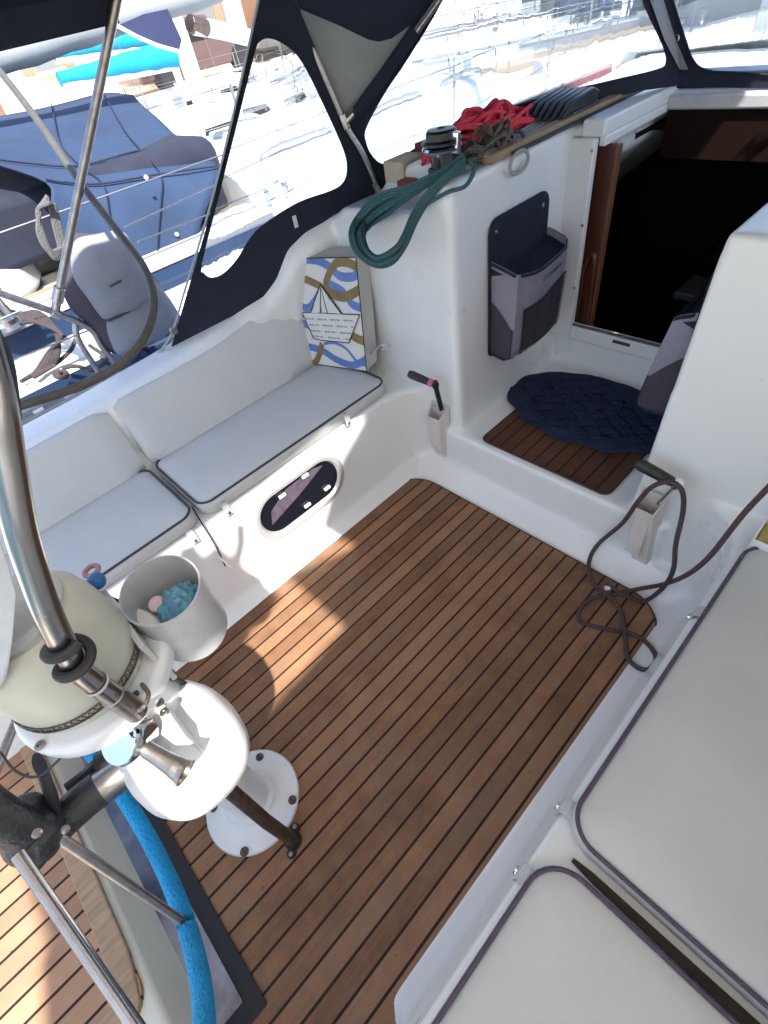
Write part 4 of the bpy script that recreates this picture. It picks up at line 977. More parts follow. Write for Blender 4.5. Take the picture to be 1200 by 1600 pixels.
poly([(345, 642), (460, 360), (672, 650)], 0.0045, ink_dark, 'sail_edge', boat)
poly([(358, 644), (461, 392), (655, 652)], 0.0055, bag_w, 'sail', boat)
poly([(448, 646), (458, 400), (466, 400), (459, 646)], 0.0062, ink_dark, 'sail_fold', boat)
poly([(520, 646), (466, 420), (472, 420), (530, 646)], 0.0062, ink_dark, 'sail_fold', boat)
def tmat(p0, p1, off):
    a = fpt(*px(*p0)) + nb * off; b = fpt(*px(*p1)) + nb * off; xa = (b - a).normalized(); za = nb; ya = za.cross(xa)
    if ya.z < 0 and abs(p1[0] - p0[0]) > 20: pass
    m_ = Matrix((xa, ya, za)).transposed().to_4x4(); m_.translation = a; return m_
for (x0, y0, x1, y1, tx) in ((296, 694, 800, 712, 'RIVA \u00b7 RIVA \u00b7 RIVA \u00b7 RIVA \u00b7'), (318, 752, 786, 774, '\u00b7 RIVA \u00b7 RIVA \u00b7 RIVA \u00b7 R'), (345, 812, 764, 838, 'RIVA \u00b7 RIVA \u00b7 RIVA'), (362, 868, 745, 900, 'RIVA \u00b7 RIVA \u00b7 RI')):
    text_mesh('lettering', tx, 0.0105, tmat((x0, y0 + 16), (x1, y1 + 16), 0.0082), ink_dark, boat, 0.0002, fit=(fpt(*px(x1, y1)) - fpt(*px(x0, y0))).length)
for (x0, y0, x1, y1, tx) in ((372, 628, 450, 480, 'RIVA \u00b7 R'), (475, 635, 470, 520, 'RIVA'), (530, 480, 570, 640, 'RIVA'), (590, 560, 640, 645, 'RIV')):
    text_mesh('lettering', tx, 0.0085, tmat((x0, y0), (x1, y1), 0.0072), ink_dark, boat, 0.0002)
pp = [G_ for G_ in ()]
ed = [fpt(0, v / 8) + nb * 0.001 for v in range(9)] + [fpt(u / 8, 1) for u in range(1, 9)] + [fpt(1, 1 - v / 8) for v in range(1, 9)] + [fpt(1 - u / 8, 0) for u in range(1, 8)]
b2 = bmesh.new(); tube(b2, ed, 0.0022, 6, closed=True); fin('edge_piping', b2, ink_dark, bag)
b2 = bmesh.new(); tube(b2, spline([AP(461, 452, BL, _n) - _n * 0.02, AP(452, 485, BL, _n) + _n * 0.01, AP(444, 548, BL, _n) + _n * 0.03], 6), 0.012, 6, flat=0.2); fin('strap', b2, bag_s, bag)
b2 = bmesh.new(); tube(b2, spline([BR + DEP + Vector((-0.01, -0.02, 0.03)), AY(597, 538, 1.22), AY(606, 545, 1.18), AY(596, 546, 1.16)], 6), 0.013, 6, flat=0.25); fin('strap', b2, bag_w, bag)

# ------------------------------------------------------------------ dark rope on the starboard side
F0 = 0.012
def outside(p, r=0.0085):
    sx_ = (-0.150 + p.z) if p.z < 0.055 else (-0.097 + (p.z - 0.055) * 0.09)
    sy_ = (1.180 + p.z) if p.z < 0.07 else (1.255 + (p.z - 0.07) * 0.15)
    return p.z >= F0 - 1e-6 and p.x <= sx_ - r * 0.3 and p.y <= sy_ - r
def gz(x, y, z=F0):
    while z < 0.4:
        p = AZ(x, y, z)
        if outside(p): return p
        z += 0.002
    return AZ(x, y, 0.07)
P = [AY(1240, 722, 1.20), AY(1205, 757, 1.19), AY(1160, 805, 1.17), AY(1110, 868, 1.14), AY(1075, 897, 1.12), gz(1040, 912, 0.05), gz(1000, 920, 0.03), gz(960, 928, 0.025), gz(925, 935), gz(905, 955), gz(910, 972), gz(945, 982), gz(985, 990), gz(1010, 1004, 0.03), gz(1025, 1028, 0.05), gz(1013, 1046, 0.05), gz(995, 1042, 0.03), gz(980, 1025, 0.014), gz(977, 995), gz(972, 960), gz(955, 935, 0.028), gz(935, 920, 0.03), gz(922, 900, 0.05), AY(921, 875, 1.20), AY(935, 850, 1.235), AY(972, 818, 1.245), AY(996, 785, 1.235), AY(1020, 760, 1.225), AY(1048, 753, 1.215), AY(1066, 768, 1.22), AY(1067, 800, 1.235), AY(1056, 850, 1.22), AY(1052, 890, 1.17), gz(1036, 918, 0.045), gz(1010, 938, 0.02), gz(990, 936, 0.02), gz(968, 925, 0.03), gz(945, 912, 0.04)]
ptube('plum_rope', P, 0.0075, plum_rope, None, n=7, seg=9)
tag(bpy.data.objects['plum_rope'], 'dark plum rope looped over the starboard winch handle and curled on the teak corner', 'rope', 'ropes')
bm = bmesh.new(); c = gz(945, 919, 0.034); tube(bm, [c, c + Vector((0.012, 0.012, 0.0))], 0.0085, 10); tag(fin('rope_whipping', bm, white_em, bpy.data.objects['plum_rope']))

# clear tub on the starboard ledge
tb = AZ(1200, 845, 0.47)
t = thing('plastic_tub', (0.075, 1.215, 0.42), 'small clear edged tub with yellow contents at the right edge behind the cushion', 'tub')
c = AZ(1222, 838, 0.50)
bm = bmesh.new()
for (a, b) in (((-0.05, -0.05), (0.05, -0.045)), ((-0.05, 0.045), (0.05, 0.05)), ((-0.05, -0.045), (-0.045, 0.045)), ((0.045, -0.045), (0.05, 0.045))):
    box(bm, (c.x + a[0], c.y + a[1], c.z - 0.06), (c.x + b[0], c.y + b[1], c.z))
box(bm, (c.x - 0.05, c.y - 0.05, c.z - 0.065), (c.x + 0.05, c.y + 0.05, c.z - 0.06)); fin('wall', bm, white_pl, t, bevel=0.002)
bm = bmesh.new(); box(bm, (c.x - 0.044, c.y - 0.044, c.z - 0.06), (c.x + 0.044, c.y + 0.044, c.z - 0.012)); fin('sponge', bm, mat('yellow_sponge', (0.5, 0.38, 0.12), 0.8, var=0.3, vscale=60, bump=0.5, bscale=150), t, bevel=0.006)

# ================================================================== STEERING PEDESTAL
pc = Vector((-0.725, -0.175, 0.0))
ped = thing('steering_pedestal', pc, 'white steering pedestal with cream domed compass cover bolted to the teak sole', 'pedestal')
bm = bmesh.new(); lathe(bm, [(0, 0.006), (0.140, 0.006), (0.142, 0.012), (0.138, 0.019), (0.090, 0.024), (0.078, 0.030), (0.072, 0.044), (0.0, 0.044)], 48, pc); fin('base_plate', bm, white_pl, ped, angle=50)
for px_, py_ in ((406, 1183), (457, 1250), (382, 1331), (334, 1262)):
    c = AZ(px_, py_, 0.021)
    bm = bmesh.new(); lathe(bm, [(0.0125, 0.0), (0.0118, 0.004), (0.0, 0.0045)], 20, c); scr = fin('bolt', bm, steel_d, ped)
    bm = bmesh.new(); box(bm, c + Vector((-0.011, -0.0018, 0.004)), c + Vector((0.011, 0.0018, 0.0052))); fin('slot', bm, ink_dark, scr, smooth=False)
bm = bmesh.new(); lathe(bm, [(0.058, 0.03), (0.056, 0.25), (0.060, 0.38), (0.075, 0.44)], 32, pc); fin('column', bm, white_pl, ped)
# swollen white housing above the column
bm = bmesh.new()
hp = [(0.060, 0.40, 0.00), (0.095, 0.42, 0.012), (0.120, 0.45, 0.030), (0.136, 0.49, 0.042), (0.140, 0.53, 0.045), (0.135, 0.57, 0.040), (0.121, 0.607, 0.030), (0.100, 0.634, 0.020), (0.07, 0.650, 0.010), (0.0, 0.655, 0.0)]
rings = []; hp = [(r_ * 0.94, z_ + (0.012 if z_ > 0.4 else 0), dx_) for r_, z_, dx_ in hp]
for r_, z_, dx_ in hp:
    n_ = 40
    if r_ == 0: rings.append([bm.verts.new(pc + Vector((0.02, -0.01, z_)))]); continue
    rings.append([bm.verts.new(pc + Vector((0.022 + dx_ * 0.6 + r_ * 1.02 * math.copysign(abs(math.cos(a)) ** 0.88, math.cos(a)), 0.012 + r_ * 0.93 * math.copysign(abs(math.sin(a)) ** 0.88, math.sin(a)), z_))) for a in [2 * math.pi * k / n_ for k in range(n_)]])
for A, B in zip(rings, rings[1:]):
    for k in range(len(A)):
        vs = [A[k], A[(k + 1) % len(A)], B[(k + 1) % len(B)], B[k % len(B)]]; u_ = []
        for v_ in vs:
            if v_ not in u_: u_.append(v_)
        bm.faces.new(u_)
fin('housing', bm, white_pl, ped, angle=70)
# flange plates under the compass
bm = bmesh.new(); c = pc + Vector((-0.02, 0.0, 0))
lathe(bm, [(0.085, 0.56), (0.080, 0.68), (0.092, 0.76), (0.118, 0.795), (0.138, 0.805), (0.140, 0.835), (0.132, 0.845), (0.0, 0.845)], 48, c)
box(bm, (-0.69, -0.225, 0.60), (-0.580, -0.125, 0.725))
fin('flange', bm, white_pl, ped, bevel=0.012, seg=3, angle=60)
for px_, py_ in ((257, 1113), (250, 1098), (200, 1053), (63, 1165)):
    c = AZ(px_, py_, 0.737 if px_ > 205 else 0.846)
    bm = bmesh.new(); lathe(bm, [(0.0085, 0.0), (0.0085, 0.003), (0.0065, 0.004), (0.0035, 0.004), (0.0035, 0.001), (0, 0.001)], 18, c); fin('bolt', bm, steel_b, ped)
# cream compass cover with laced edge and grey disc top
cc = pc + Vector((-0.018, -0.008, 0.088))
bm = bmesh.new(); lathe(bm, [(0.100, 0.757), (0.108, 0.768), (0.110, 0.84), (0.107, 0.90), (0.100, 0.932), (0.086, 0.950), (0.076, 0.952)], 56, cc); fin('compass_cover', bm, cream, ped)
bm = bmesh.new(); lathe(bm, [(0.078, 0.950), (0.080, 0.958), (0.072, 0.966), (0.0, 0.972)], 48, cc); fin('compass_lid', bm, grey_pl, ped)
bm = bmesh.new(); P = []
for k in range(150):
    a = 2 * math.pi * k / 150; P.append(cc + Vector((math.cos(a) * 0.1115, math.sin(a) * 0.1115, 0.790 + (0.006 if k % 2 else -0.006))))
tube(bm, P, 0.0013, 5, closed=True)
for z_ in (0.783, 0.797): tube(bm, [cc + Vector((math.cos(R(a)) * 0.1105, math.sin(R(a)) * 0.1105, z_)) for a in range(0, 360, 8)], 0.0018, 6, closed=True)
fin('lacing', bm, tan_rope, ped)
bm = bmesh.new(); tube(bm, spline([AZ(100, 1180, 0.80), AZ(60, 1213, 0.79), AZ(25, 1205, 0.79), AZ(0, 1175, 0.80)], 6), 0.0022, 6); fin('seam', bm, ink_dark, ped)
# engine control: chrome boss and flared lever
b0 = AZ(200, 1158, 0.775)
bm = bmesh.new(); lathe(bm, [(0.0, -0.05), (0.028, -0.045), (0.036, 0.0), (0.036, 0.018), (0.031, 0.026), (0.0, 0.024)], 28, b0, (0.35, -0.45, 0.75)); bo = fin('control_boss', bm, chrome, ped, angle=50)
g0 = AZ(216, 1163, 0.765); g1 = AZ(290, 1208, 0.735)
bm = bmesh.new(); tube(bm, [g0, g0.lerp(g1, 0.5), g0.lerp(g1, 0.86), g1], 0.015, 18, rs=[0.0135, 0.0155, 0.0185, 0.0235], caps=False)
dd = (g1 - g0).normalized(); lathe(bm, [(0.0235, 0), (0.0205, -0.001), (0.019, -0.022), (0, -0.024)], 18, g1, dd); fin('control_lever', bm, steel_b, ped, angle=60)

# pedestal guard: legs to the sole, thick tube rising past the compass
gd = thing('pedestal_guard', (-0.72, -0.14, 0), 'stainless pedestal guard tube rising past the compass with feet on the teak', 'guard rail')
lf = Vector((-0.552, -0.152, 0.0)); l2 = Vector((-0.894, -0.117, 0.0))
bm = bmesh.new(); tube(bm, [lf + Vector((0, 0, 0.012)), lf + Vector((0.002, 0, 0.25)), Vector((-0.585, -0.152, 0.52))], 0.0165, 16)
tube(bm, [l2 + Vector((0, 0, 0.012)), Vector((-0.88, -0.11, 0.6)), Vector((-0.87, -0.09, 0.74))], 0.0165, 16); fin('leg', bm, steel_d, gd)
for f_ in (lf, l2):
    bm = bmesh.new(); lathe(bm, [(0, 0.004), (0.024, 0.004), (0.024, 0.014), (0.021, 0.040), (0.0175, 0.044)], 20, f_)
    for s_ in (-1, 1): lathe(bm, [(0, 0.004), (0.014, 0.004), (0.013, 0.014), (0, 0.015)], 16, f_ + Vector((0.020 * s_, -0.022 * s_, 0)))
    fin('foot', bm, rubber, gd, bevel=0.001)
    for s_ in (-1, 1):
        bm = bmesh.new(); lathe(bm, [(0.007, 0.014), (0.006, 0.018), (0.003, 0.018), (0.003, 0.016), (0, 0.016)], 14, f_ + Vector((0.022 * s_, -0.024 * s_, 0))); fin('foot_bolt', bm, steel, gd)
tp = [AX(212, 1112, -0.60), AX(197, 1108, -0.60), AX(135, 1057, -0.598), AX(106, 1019, -0.594), AX(78, 965, -0.588), AX(54, 900, -0.580), AX(30, 820, -0.57), AX(10, 715, -0.56), AX(-8, 620, -0.55), AX(-50, 480, -0.55)]
tp[0] = AX(212, 1112, -0.60)
ptube('upper_tube', [AX(215, 1113, -0.602)] + tp[2:], 0.0165, steel, gd, n=8, seg=26)
bm = bmesh.new(); q0 = AX(215, 1113, -0.602); q1 = AX(175, 1086, -0.60); tube(bm, [q0, q1], 0.0180, 26); fin('collar', bm, steel_b, gd, bevel=0.002)
# black hose wound round the tube, cable ties
def helix(name, pa, pb, r, turns, rt, m, a0=0.0, par=None, n=40):
    d = (pb - pa); dn = d.normalized(); a = dn.cross(Vector((0, 0, 1))).normalized(); b = dn.cross(a); bm = bmesh.new()
    tube(bm, [pa + d * (k / n) + a * math.cos(a0 + turns * 2 * math.pi * k / n) * r + b * math.sin(a0 + turns * 2 * math.pi * k / n) * r for k in range(n + 1)], rt, 10)
    return fin(name, bm, m, par)
ho = helix('black_hose', AX(96, 998, -0.592), AX(126, 1050, -0.598), 0.0235, 1.75, 0.0075, rubber, a0=2.2)
tag(ho, 'thick black hose wound round the stainless pedestal guard tube', 'hose')
ho2 = [AX(205, 1090, -0.61), AZ(235, 1068, 0.76), AZ(270, 1060, 0.70), AZ(298, 1075, 0.60), AZ(308, 1086, 0.56)]
ptube('control_cable', ho2, 0.0055, rubber, None); tag(bpy.data.objects['control_cable'], 'thin black cable arching over the white pedestal housing', 'cable')
for (a_, b_) in (((150, 1068), (152, 1070)), ((116, 1046), (118, 1048))):
    c = AX(*a_, -0.598); d = (AX(175, 1086, -0.60) - AX(133, 1058, -0.598)).normalized(); a = d.cross(Vector((0, 0, 1))).normalized(); b = d.cross(a)
    bm = bmesh.new(); tube(bm, [c + (a * math.cos(R(t_)) + b * math.sin(R(t_))) * 0.0178 for t_ in range(0, 360, 15)], 0.0016, 6, closed=True, flat=1.6); fin('cable_tie', bm, bag_s, gd)
P = [AX(212, 1112, -0.575), AX(225, 1104, -0.56), AX(232, 1084, -0.58), AX(222, 1070, -0.61), AZ(240, 1100, 0.75), AZ(205, 1128, 0.79), AZ(185, 1138, 0.79), AZ(170, 1148, 0.78), AZ(152, 1176, 0.76)]
ptube('tie_cord', P, 0.0036, tan_rope, None, n=6, seg=7); tag(bpy.data.objects['tie_cord'], 'thin braided grey cord knotted round the foot of the guard tube', 'cord')

# cup holder with blue bag
ch = thing('cup_holder', AZ(258, 990, 0.74), 'pale grey plastic cup holder bracketed to the pedestal, holding a blue bag', 'cup holder')
cz = 0.90; ctr = AZ(262, 934, cz)
Lp = [AZ(*p, cz) for p in ((178, 948), (200, 905), (235, 884), (272, 884), (300, 905), (312, 940), (300, 975), (265, 994), (222, 1000), (190, 1008))]
ctr = sum(Lp[1:8], Vector()) / 7 + Vector((-0.026, -0.012, 0))
def holder_loop(s, z, dx=0, dy=0):
    n = 36; out_ = []
    for k in range(n):
        a = 2 * math.pi * k / n; out_.append(Vector((ctr.x + dx + math.cos(a) * 0.088 * s, ctr.y + dy + math.sin(a) * 0.074 * s, z)))
    return out_
bm = bmesh.new()
prof = [(0.90, cz - 0.150), (0.97, cz - 0.140), (0.985, cz - 0.02), (1.0, cz), (0.955, cz), (0.94, cz - 0.02), (0.90, cz - 0.135), (0.0, cz - 0.137)]
rings = []
for s_, z_ in prof: rings.append([bm.verts.new(p) for p in holder_loop(max(s_, 0.001), z_)])
for A, B in zip(rings, rings[1:]):
    for k in range(36): bm.faces.new((A[k], A[(k + 1) % 36], B[(k + 1) % 36], B[k]))
bm.faces.new(rings[0][::-1]); fin('cup', bm, grey_pl, ch, angle=50)
pa = AZ(192, 1012, cz); pb = AZ(168, 950, cz); pcg = Vector((ctr.x - 0.06, ctr.y - 0.075, cz))
bm = bmesh.new()
yb_ = ctr.y - 0.080
prism(bm, [Vector((ctr.x - 0.09, yb_ - 0.004, cz)), Vector((ctr.x + 0.088, yb_ - 0.004, cz)), Vector((ctr.x + 0.088, yb_ - 0.004, cz - 0.13)), Vector((ctr.x - 0.09, yb_ - 0.004, cz - 0.13))], (0, 0.010, 0)); fin('bracket', bm, grey_pl, ch, bevel=0.002)
def blob(name, c, r, m, parent, seed, amp=0.35, sc=(1, 1, 1), sub=4, freq=2.0):
    bm = bmesh.new(); bmesh.ops.create_icosphere(bm, subdivisions=sub, radius=1)
    for v in bm.verts:
        n1 = noise.fractal(v.co * freq + Vector((seed, 0, 0)), 1.0, 2.0, 4); k = 1 + amp * (abs(n1) * 1.6 - 0.35)
        v.co = Vector((v.co.x * r * sc[0] * k, v.co.y * r * sc[1] * k, v.co.z * r * sc[2] * k)) + Vector(c)
    return fin(name, bm, m, parent, angle=50)
bluebag = mat('blue_film', (0.12, 0.36, 0.52), 0.25, var=0.35, vscale=40, coat=0.4)
bb = blob('blue_bag', (ctr.x + 0.012, ctr.y + 0.012, cz - 0.082), 0.055, bluebag, None, 3, 0.20, (1.05, 0.9, 0.9), 5, 2.2)
tag(bb, 'crumpled translucent blue plastic bag stuffed in the grey cup holder', 'plastic bag')
bm = bmesh.new(); q = Vector((ctr.x - 0.03, ctr.y - 0.02, cz - 0.062)); lathe(bm, [(0.016, 0), (0.0165, 0.010), (0.013, 0.013), (0, 0.012)], 20, q, (0.3, -0.2, 0.9)); tag(fin('bottle_cap', bm, mat('pale_pink', (0.62, 0.50, 0.56), 0.4)), 'pale pink bottle cap beside the blue bag in the cup holder', 'bottle cap')

# key float and shackles hanging by the compass
kf = thing('key_float', AZ(151, 907, 0.93), 'blue ball and pink ring on dark shackles beside the compass cover', 'key float')
bm = bmesh.new(); bmesh.ops.create_uvsphere(bm, u_segments=20, v_segments=12, radius=0.0165); bmesh.ops.translate(bm, verts=bm.verts, vec=AZ(151, 908, 0.93)); fin('ball', bm, mat('blue_ball', (0.02, 0.12, 0.36), 0.4), kf)
c = AZ(143, 892, 0.925); bm = bmesh.new(); tube(bm, [c + Vector((0.013 * math.cos(R(a)), 0.013 * math.sin(R(a)), 0)) for a in range(0, 360, 20)], 0.005, 8, closed=True); fin('ring', bm, mat('dusty_pink', (0.38, 0.20, 0.26), 0.5), kf)
bm = bmesh.new(); tube(bm, spline([AZ(80, 902, 0.93), AZ(105, 914, 0.925), AZ(132, 912, 0.93), AZ(146, 905, 0.93)], 5), 0.0045, 8)
tube(bm, spline([AZ(95, 908, 0.92), AZ(118, 930, 0.90), AZ(128, 940, 0.88), AZ(140, 928, 0.88), AZ(120, 905, 0.92)], 5), 0.004, 8)
tube(bm, spline([AZ(135, 918, 0.91), AZ(160, 930, 0.87), AZ(185, 940, 0.84)], 5), 0.005, 8); fin('shackle', bm, dkgrey, kf)
# bracket plates between compass and cup holder
bm = bmesh.new(); prism(bm, [AZ(120, 925, 0.87), AZ(150, 922, 0.87), AZ(180, 962, 0.85), AZ(168, 985, 0.85), AZ(140, 965, 0.86)], (0, 0, -0.05)); fin('instrument_bracket', bm, grey_pl, ped, bevel=0.006)

# instrument pod at the very edge of the picture, fixed to the guard tube
ip = thing('instrument_pod', AX(-10, 960, -0.56), 'pale grey instrument pod beside the guard tube at the left edge', 'instrument')
def near(px_, py_, d): r = ray(px_, py_); return EYE + r * d
pts_f = [near(-60, 700, 0.60), near(14, 860, 0.62), near(33, 925, 0.63), near(27, 1000, 0.65), near(16, 1060, 0.67), near(2, 1086, 0.69), near(-60, 1080, 0.69)]
bm = bmesh.new(); prism(bm, pts_f, (-0.03, -0.05, -0.02)); fin('case', bm, grey_pl, ip, bevel=0.012, seg=4, angle=60)
bm = bmesh.new(); prism(bm, [AZ(60, 930, 0.975), AZ(0, 905, 0.975), AZ(-60, 960, 0.975), AZ(-60, 1060, 0.975), AZ(10, 1075, 0.975), AZ(62, 1032, 0.975)], (0, 0, 0.012)); fin('opening_frame', bm, white_pl, ip, bevel=0.003)
bm = bmesh.new(); prism(bm, [AZ(48, 1036, 0.9875), AZ(8, 1068, 0.9875), AZ(8, 1015, 0.9875), AZ(24, 1016, 0.9875)], (0, 0, 0.0015)); fin('dark_opening', bm, mat('opening_dark', (0.04, 0.045, 0.055), 0.2), ip, smooth=False)  # dark plate drawn for a black opening in the pod

# ================================================================== STEERING WHEEL, shaft and boot
wh = bpy.data.objects.new('steering_wheel', None); COL.objects.link(wh); wh.matrix_world = Matrix.Translation((-0.748, -0.40, 0.761)); wh.parent = ped; wh.matrix_parent_inverse = ped.matrix_world.inverted(); wh['label'] = 'steering wheel with bright cyan cloth wrapped rim'
wcn = Vector((-0.748, -0.40, 0.761)); WR = 0.569
def wp(a, r=WR): return wcn + Vector((math.cos(R(a)) * r, 0, math.sin(R(a)) * r))
sp_end = AY(300, 1450, -0.40); ang = math.degrees(math.atan2(sp_end.z - wcn.z, sp_end.x - wcn.x))
def rim(name, a0, a1, r, m, par, n=60, fl=1.0):
    bm = bmesh.new(); tube(bm, [wp(a0 + (a1 - a0) * k / n) for k in range(n + 1)], r, 14, caps=True, flat=fl); return fin(name, bm, m, par)
rim('rim_cover', ang - 358.6, ang - 0.5, 0.0205, cyan, wh, 140)
bm = bmesh.new(); tube(bm, [wcn + Vector((0.10 * math.cos(R(ang)), -0.01, 0.10 * math.sin(R(ang)))), sp_end], 0.0095, 14, rs=[0.0105, 0.0088]); fin('spoke', bm, steel_b, wh)
s2a = AY(28, 1335, -0.415); s2b = AY(222, 1617, -0.405); s2c = wp(-19)
bm = bmesh.new(); tube(bm, [s2a, s2b, s2c], 0.0105, 14); fin('spoke', bm, steel, wh)
for a in (77, 149, 221 - 8):
    bm = bmesh.new(); tube(bm, [wcn + Vector((0.05 * math.cos(R(a)), -0.01, 0.05 * math.sin(R(a)))), wp(a)], 0.009, 12); fin('spoke', bm, steel_b, wh)
boot = [AX(135, 1248, -0.725), AX(112, 1268, -0.725), AX(84, 1292, -0.725), AY(55, 1303, -0.43), AY(20, 1290, -0.43), AY(-20, 1265, -0.43), AY(-60, 1230, -0.43)]
sh0 = AX(212, 1192, -0.725); sh1 = AX(150, 1238, -0.725)
bm = bmesh.new(); tube(bm, [sh0, sh1], 0.0345, 28); fin('shaft', bm, steel_b, wh)
bm = bmesh.new(); tube(bm, spline([AX(156, 1232, -0.725)] + boot, 5), 0.036, 22, rs=None); bt = fin('leather_boot', bm, leather, wh, angle=80)
blob_ = blob('hub_cover', AY(48, 1296, -0.435), 0.062, leather, wh, 8, 0.10, (1.15, 0.8, 0.8), 4, 1.2)
for (a_, b_) in ((58, 1302), (102, 1296)):
    bm = bmesh.new(); lathe(bm, [(0.008, 0), (0.006, 0.005), (0, 0.006)], 14, AY(a_, b_, -0.375), (0.1, 0.3, 1)); fin('boot_rivet', bm, steel_b, wh)
# black clamp arms from boot up to the pedestal
bm = bmesh.new(); P = [AY(90, 1290, -0.43), AX(88, 1262, -0.72), AX(80, 1232, -0.72), AX(66, 1205, -0.72)]
tube(bm, spline([AX(84, 1285, -0.735), AX(82, 1250, -0.735), AX(72, 1222, -0.735), AX(62, 1195, -0.735)], 4), 0.03, 12, flat=0.35); fin('clamp_arm', bm, rubber, wh)
bm = bmesh.new(); tube(bm, spline([AX(104, 1232, -0.78), AX(130, 1212, -0.78), AX(152, 1192, -0.77), AX(172, 1186, -0.76)], 5), 0.011, 10, rs=None); tube(bm, [AX(150, 1195, -0.77), AX(174, 1184, -0.76)], 0.022, 12, flat=0.6); fin('friction_knob', bm, rubber, wh)

# ------------------------------------------------------------------ bordered mat in front of the helm step
mo = thing('floor_mat', (-0.7, -0.46, 0.006), 'shiny navy mat with painted pale reflections and wide black border lying before the helm step', 'mat')
x1m = -0.337
bm = bmesh.new(); prism(bm, [(x, y, 0.007) for x, y in rrect(-1.40, -0.60, x1m, -0.397, 0.004, 2)], (0, 0, 0.006)); fin('border', bm, mat('black_border', (0.012, 0.013, 0.016), 0.7, bump=0.3, bscale=300), mo, smooth=False)
glossy = mat('navy_sheet_painted_sheen', (0.17, 0.20, 0.30), 0.12, var=0.45, vscale=7, bump=0.35, bscale=9, coat=0.8, var_col=(0.03, 0.035, 0.075))  # navy sheet with its pale reflections painted into the colour
bm = bmesh.new(); prism(bm, [(x, y, 0.0125) for x, y in rrect(-1.39, -0.60, x1m - 0.043, -0.436, 0.003, 2)], (0, 0, 0.004)); fin('centre', bm, glossy, mo, smooth=False)

# ================================================================== PORT SIDE: toe rail, guard wires, hanging bag
tr = thing('toe_rail', (-2.52, 0, 0.54), 'perforated grey metal toe rail along the port deck edge', 'toe rail')
bm = bmesh.new(); box(bm, (-2.535, -2.0, 0.54), (-2.505, 3.2, 0.575)); box(bm, (-2.56, -2.0, 0.545), (-2.47, 3.2, 0.552)); fin('rail', bm, mat('rail_grey', (0.30, 0.33, 0.34), 0.5, metal=0.5), tr, bevel=0.002)
for k in range(14):
    y = -0.5 + k * 0.14
    bm = bmesh.new(); box(bm, (-2.503, y, 0.553), (-2.485, y + 0.045, 0.562)); fin('slot', bm, white_em, tr, smooth=False)
xr = -2.32
sr = thing('stern_rail', (xr, 0.3, 0.54), 'stainless stern rail tube with angled brace above the port deck', 'guard rail')
ptube('rail_tube', [AX(-40, 438, xr), AX(0, 458, xr), AX(85, 488, xr), AX(140, 513, xr), AX(158, 540, xr), AX(178, 565, xr), AX(203, 604, xr)], 0.0125, steel_b, sr, n=5, seg=12)
ptube('stanchion', [AX(118, 500, xr - 0.02), AX(122, 530, xr - 0.02), AX(150, 575, xr - 0.02), AX(174, 612, xr - 0.02)], 0.0125, steel_b, sr, n=5, seg=12)
bm = bmesh.new(); tube(bm, [AX(80, 487, xr), AX(94, 493, xr)], 0.019, 14); tube(bm, [AX(86, 492, xr), AX(89, 466, xr)], 0.016, 14); fin('clamp', bm, steel, sr, bevel=0.003)
bm = bmesh.new(); c = AX(172, 604, xr - 0.02); box(bm, c - Vector((0.03, 0.04, 0.03)), c + Vector((0.03, 0.04, 0.0))); fin('foot', bm, grey_pl, sr, bevel=0.006)
for i, (a_, b_) in enumerate((((-20, 578), (150, 512)), ((120, 500), (420, 372)), ((195, 355), (420, 250)), ((215, 378), (420, 298)))):
    o = ptube('guard_wire', [AX(*a_, xr - 0.01), AX(*b_, xr - 0.01)], 0.0032, steel, None, n=1, seg=8)
    tag(o, ['thin guard wire low over the port deck left of the hanging bag', 'thin guard wire running forward behind the hanging bag', 'upper guard wire crossing the neighbour\'s navy canopy', 'lower guard wire crossing the neighbour\'s navy canopy'][i], 'wire', 'guard wires')
# hanging grey bag, folded over the rail
gb = thing('hanging_bag', AX(190, 480, xr), 'lilac grey rescue bag with flap hanging over the port rail', 'bag')
def sheet(name, outline, X0, m, par, thick=0.05, puff=0.05, seed=0, off=0.0):
    P2 = [AX(x, y, X0) for x, y in outline]; c = sum(P2, Vector()) / len(P2)
    bm = bmesh.new(); loop = spline(P2, 4, True); n = len(loop); rings = []
    K = 7
    for j in range(K + 1):
        s_ = 1 - j / K; row = []
        if j == K: rings.append([bm.verts.new(c + Vector((thick + puff + off, 0, 0)))]); continue
        for i, p in enumerate(loop):
            q = c + (p - c) * s_; h = thick * min(1, (1 - s_) * 5) + puff * (1 - s_ ** 2)
            wv = 0.012 * noise.noise(Vector((q.y * 9 + seed, q.z * 7, seed))) * (1 if j else 0)
            row.append(bm.verts.new(q + Vector((h + off + wv, 0, 0))))
        rings.append(row)
    for A, B in zip(rings, rings[1:]):
        for k in range(n):
            vs = []
            for v_ in (A[k], A[(k + 1) % n], B[(k + 1) % len(B)], B[k % len(B)]):
                if v_ not in vs: vs.append(v_)
            bm.faces.new(vs)
    back = [bm.verts.new(p + Vector((off - 0.02, 0, 0))) for p in loop]
    for k in range(n): bm.faces.new((back[k], back[(k + 1) % n], rings[0][(k + 1) % n], rings[0][k]))
    bm.faces.new(back[::-1])
    return fin(name, bm, m, par, angle=80)
lil2 = mat('hanging_bag_fabric', (0.22, 0.225, 0.27), 0.75, bump=0.5, bscale=14, var=0.15, vscale=9)
sheet('body', [(112, 372), (150, 366), (186, 366), (210, 400), (246, 440), (268, 478), (272, 500), (240, 530), (190, 552), (165, 545), (140, 510), (110, 480), (100, 440)], xr, purple, gb, 0.03, 0.03)
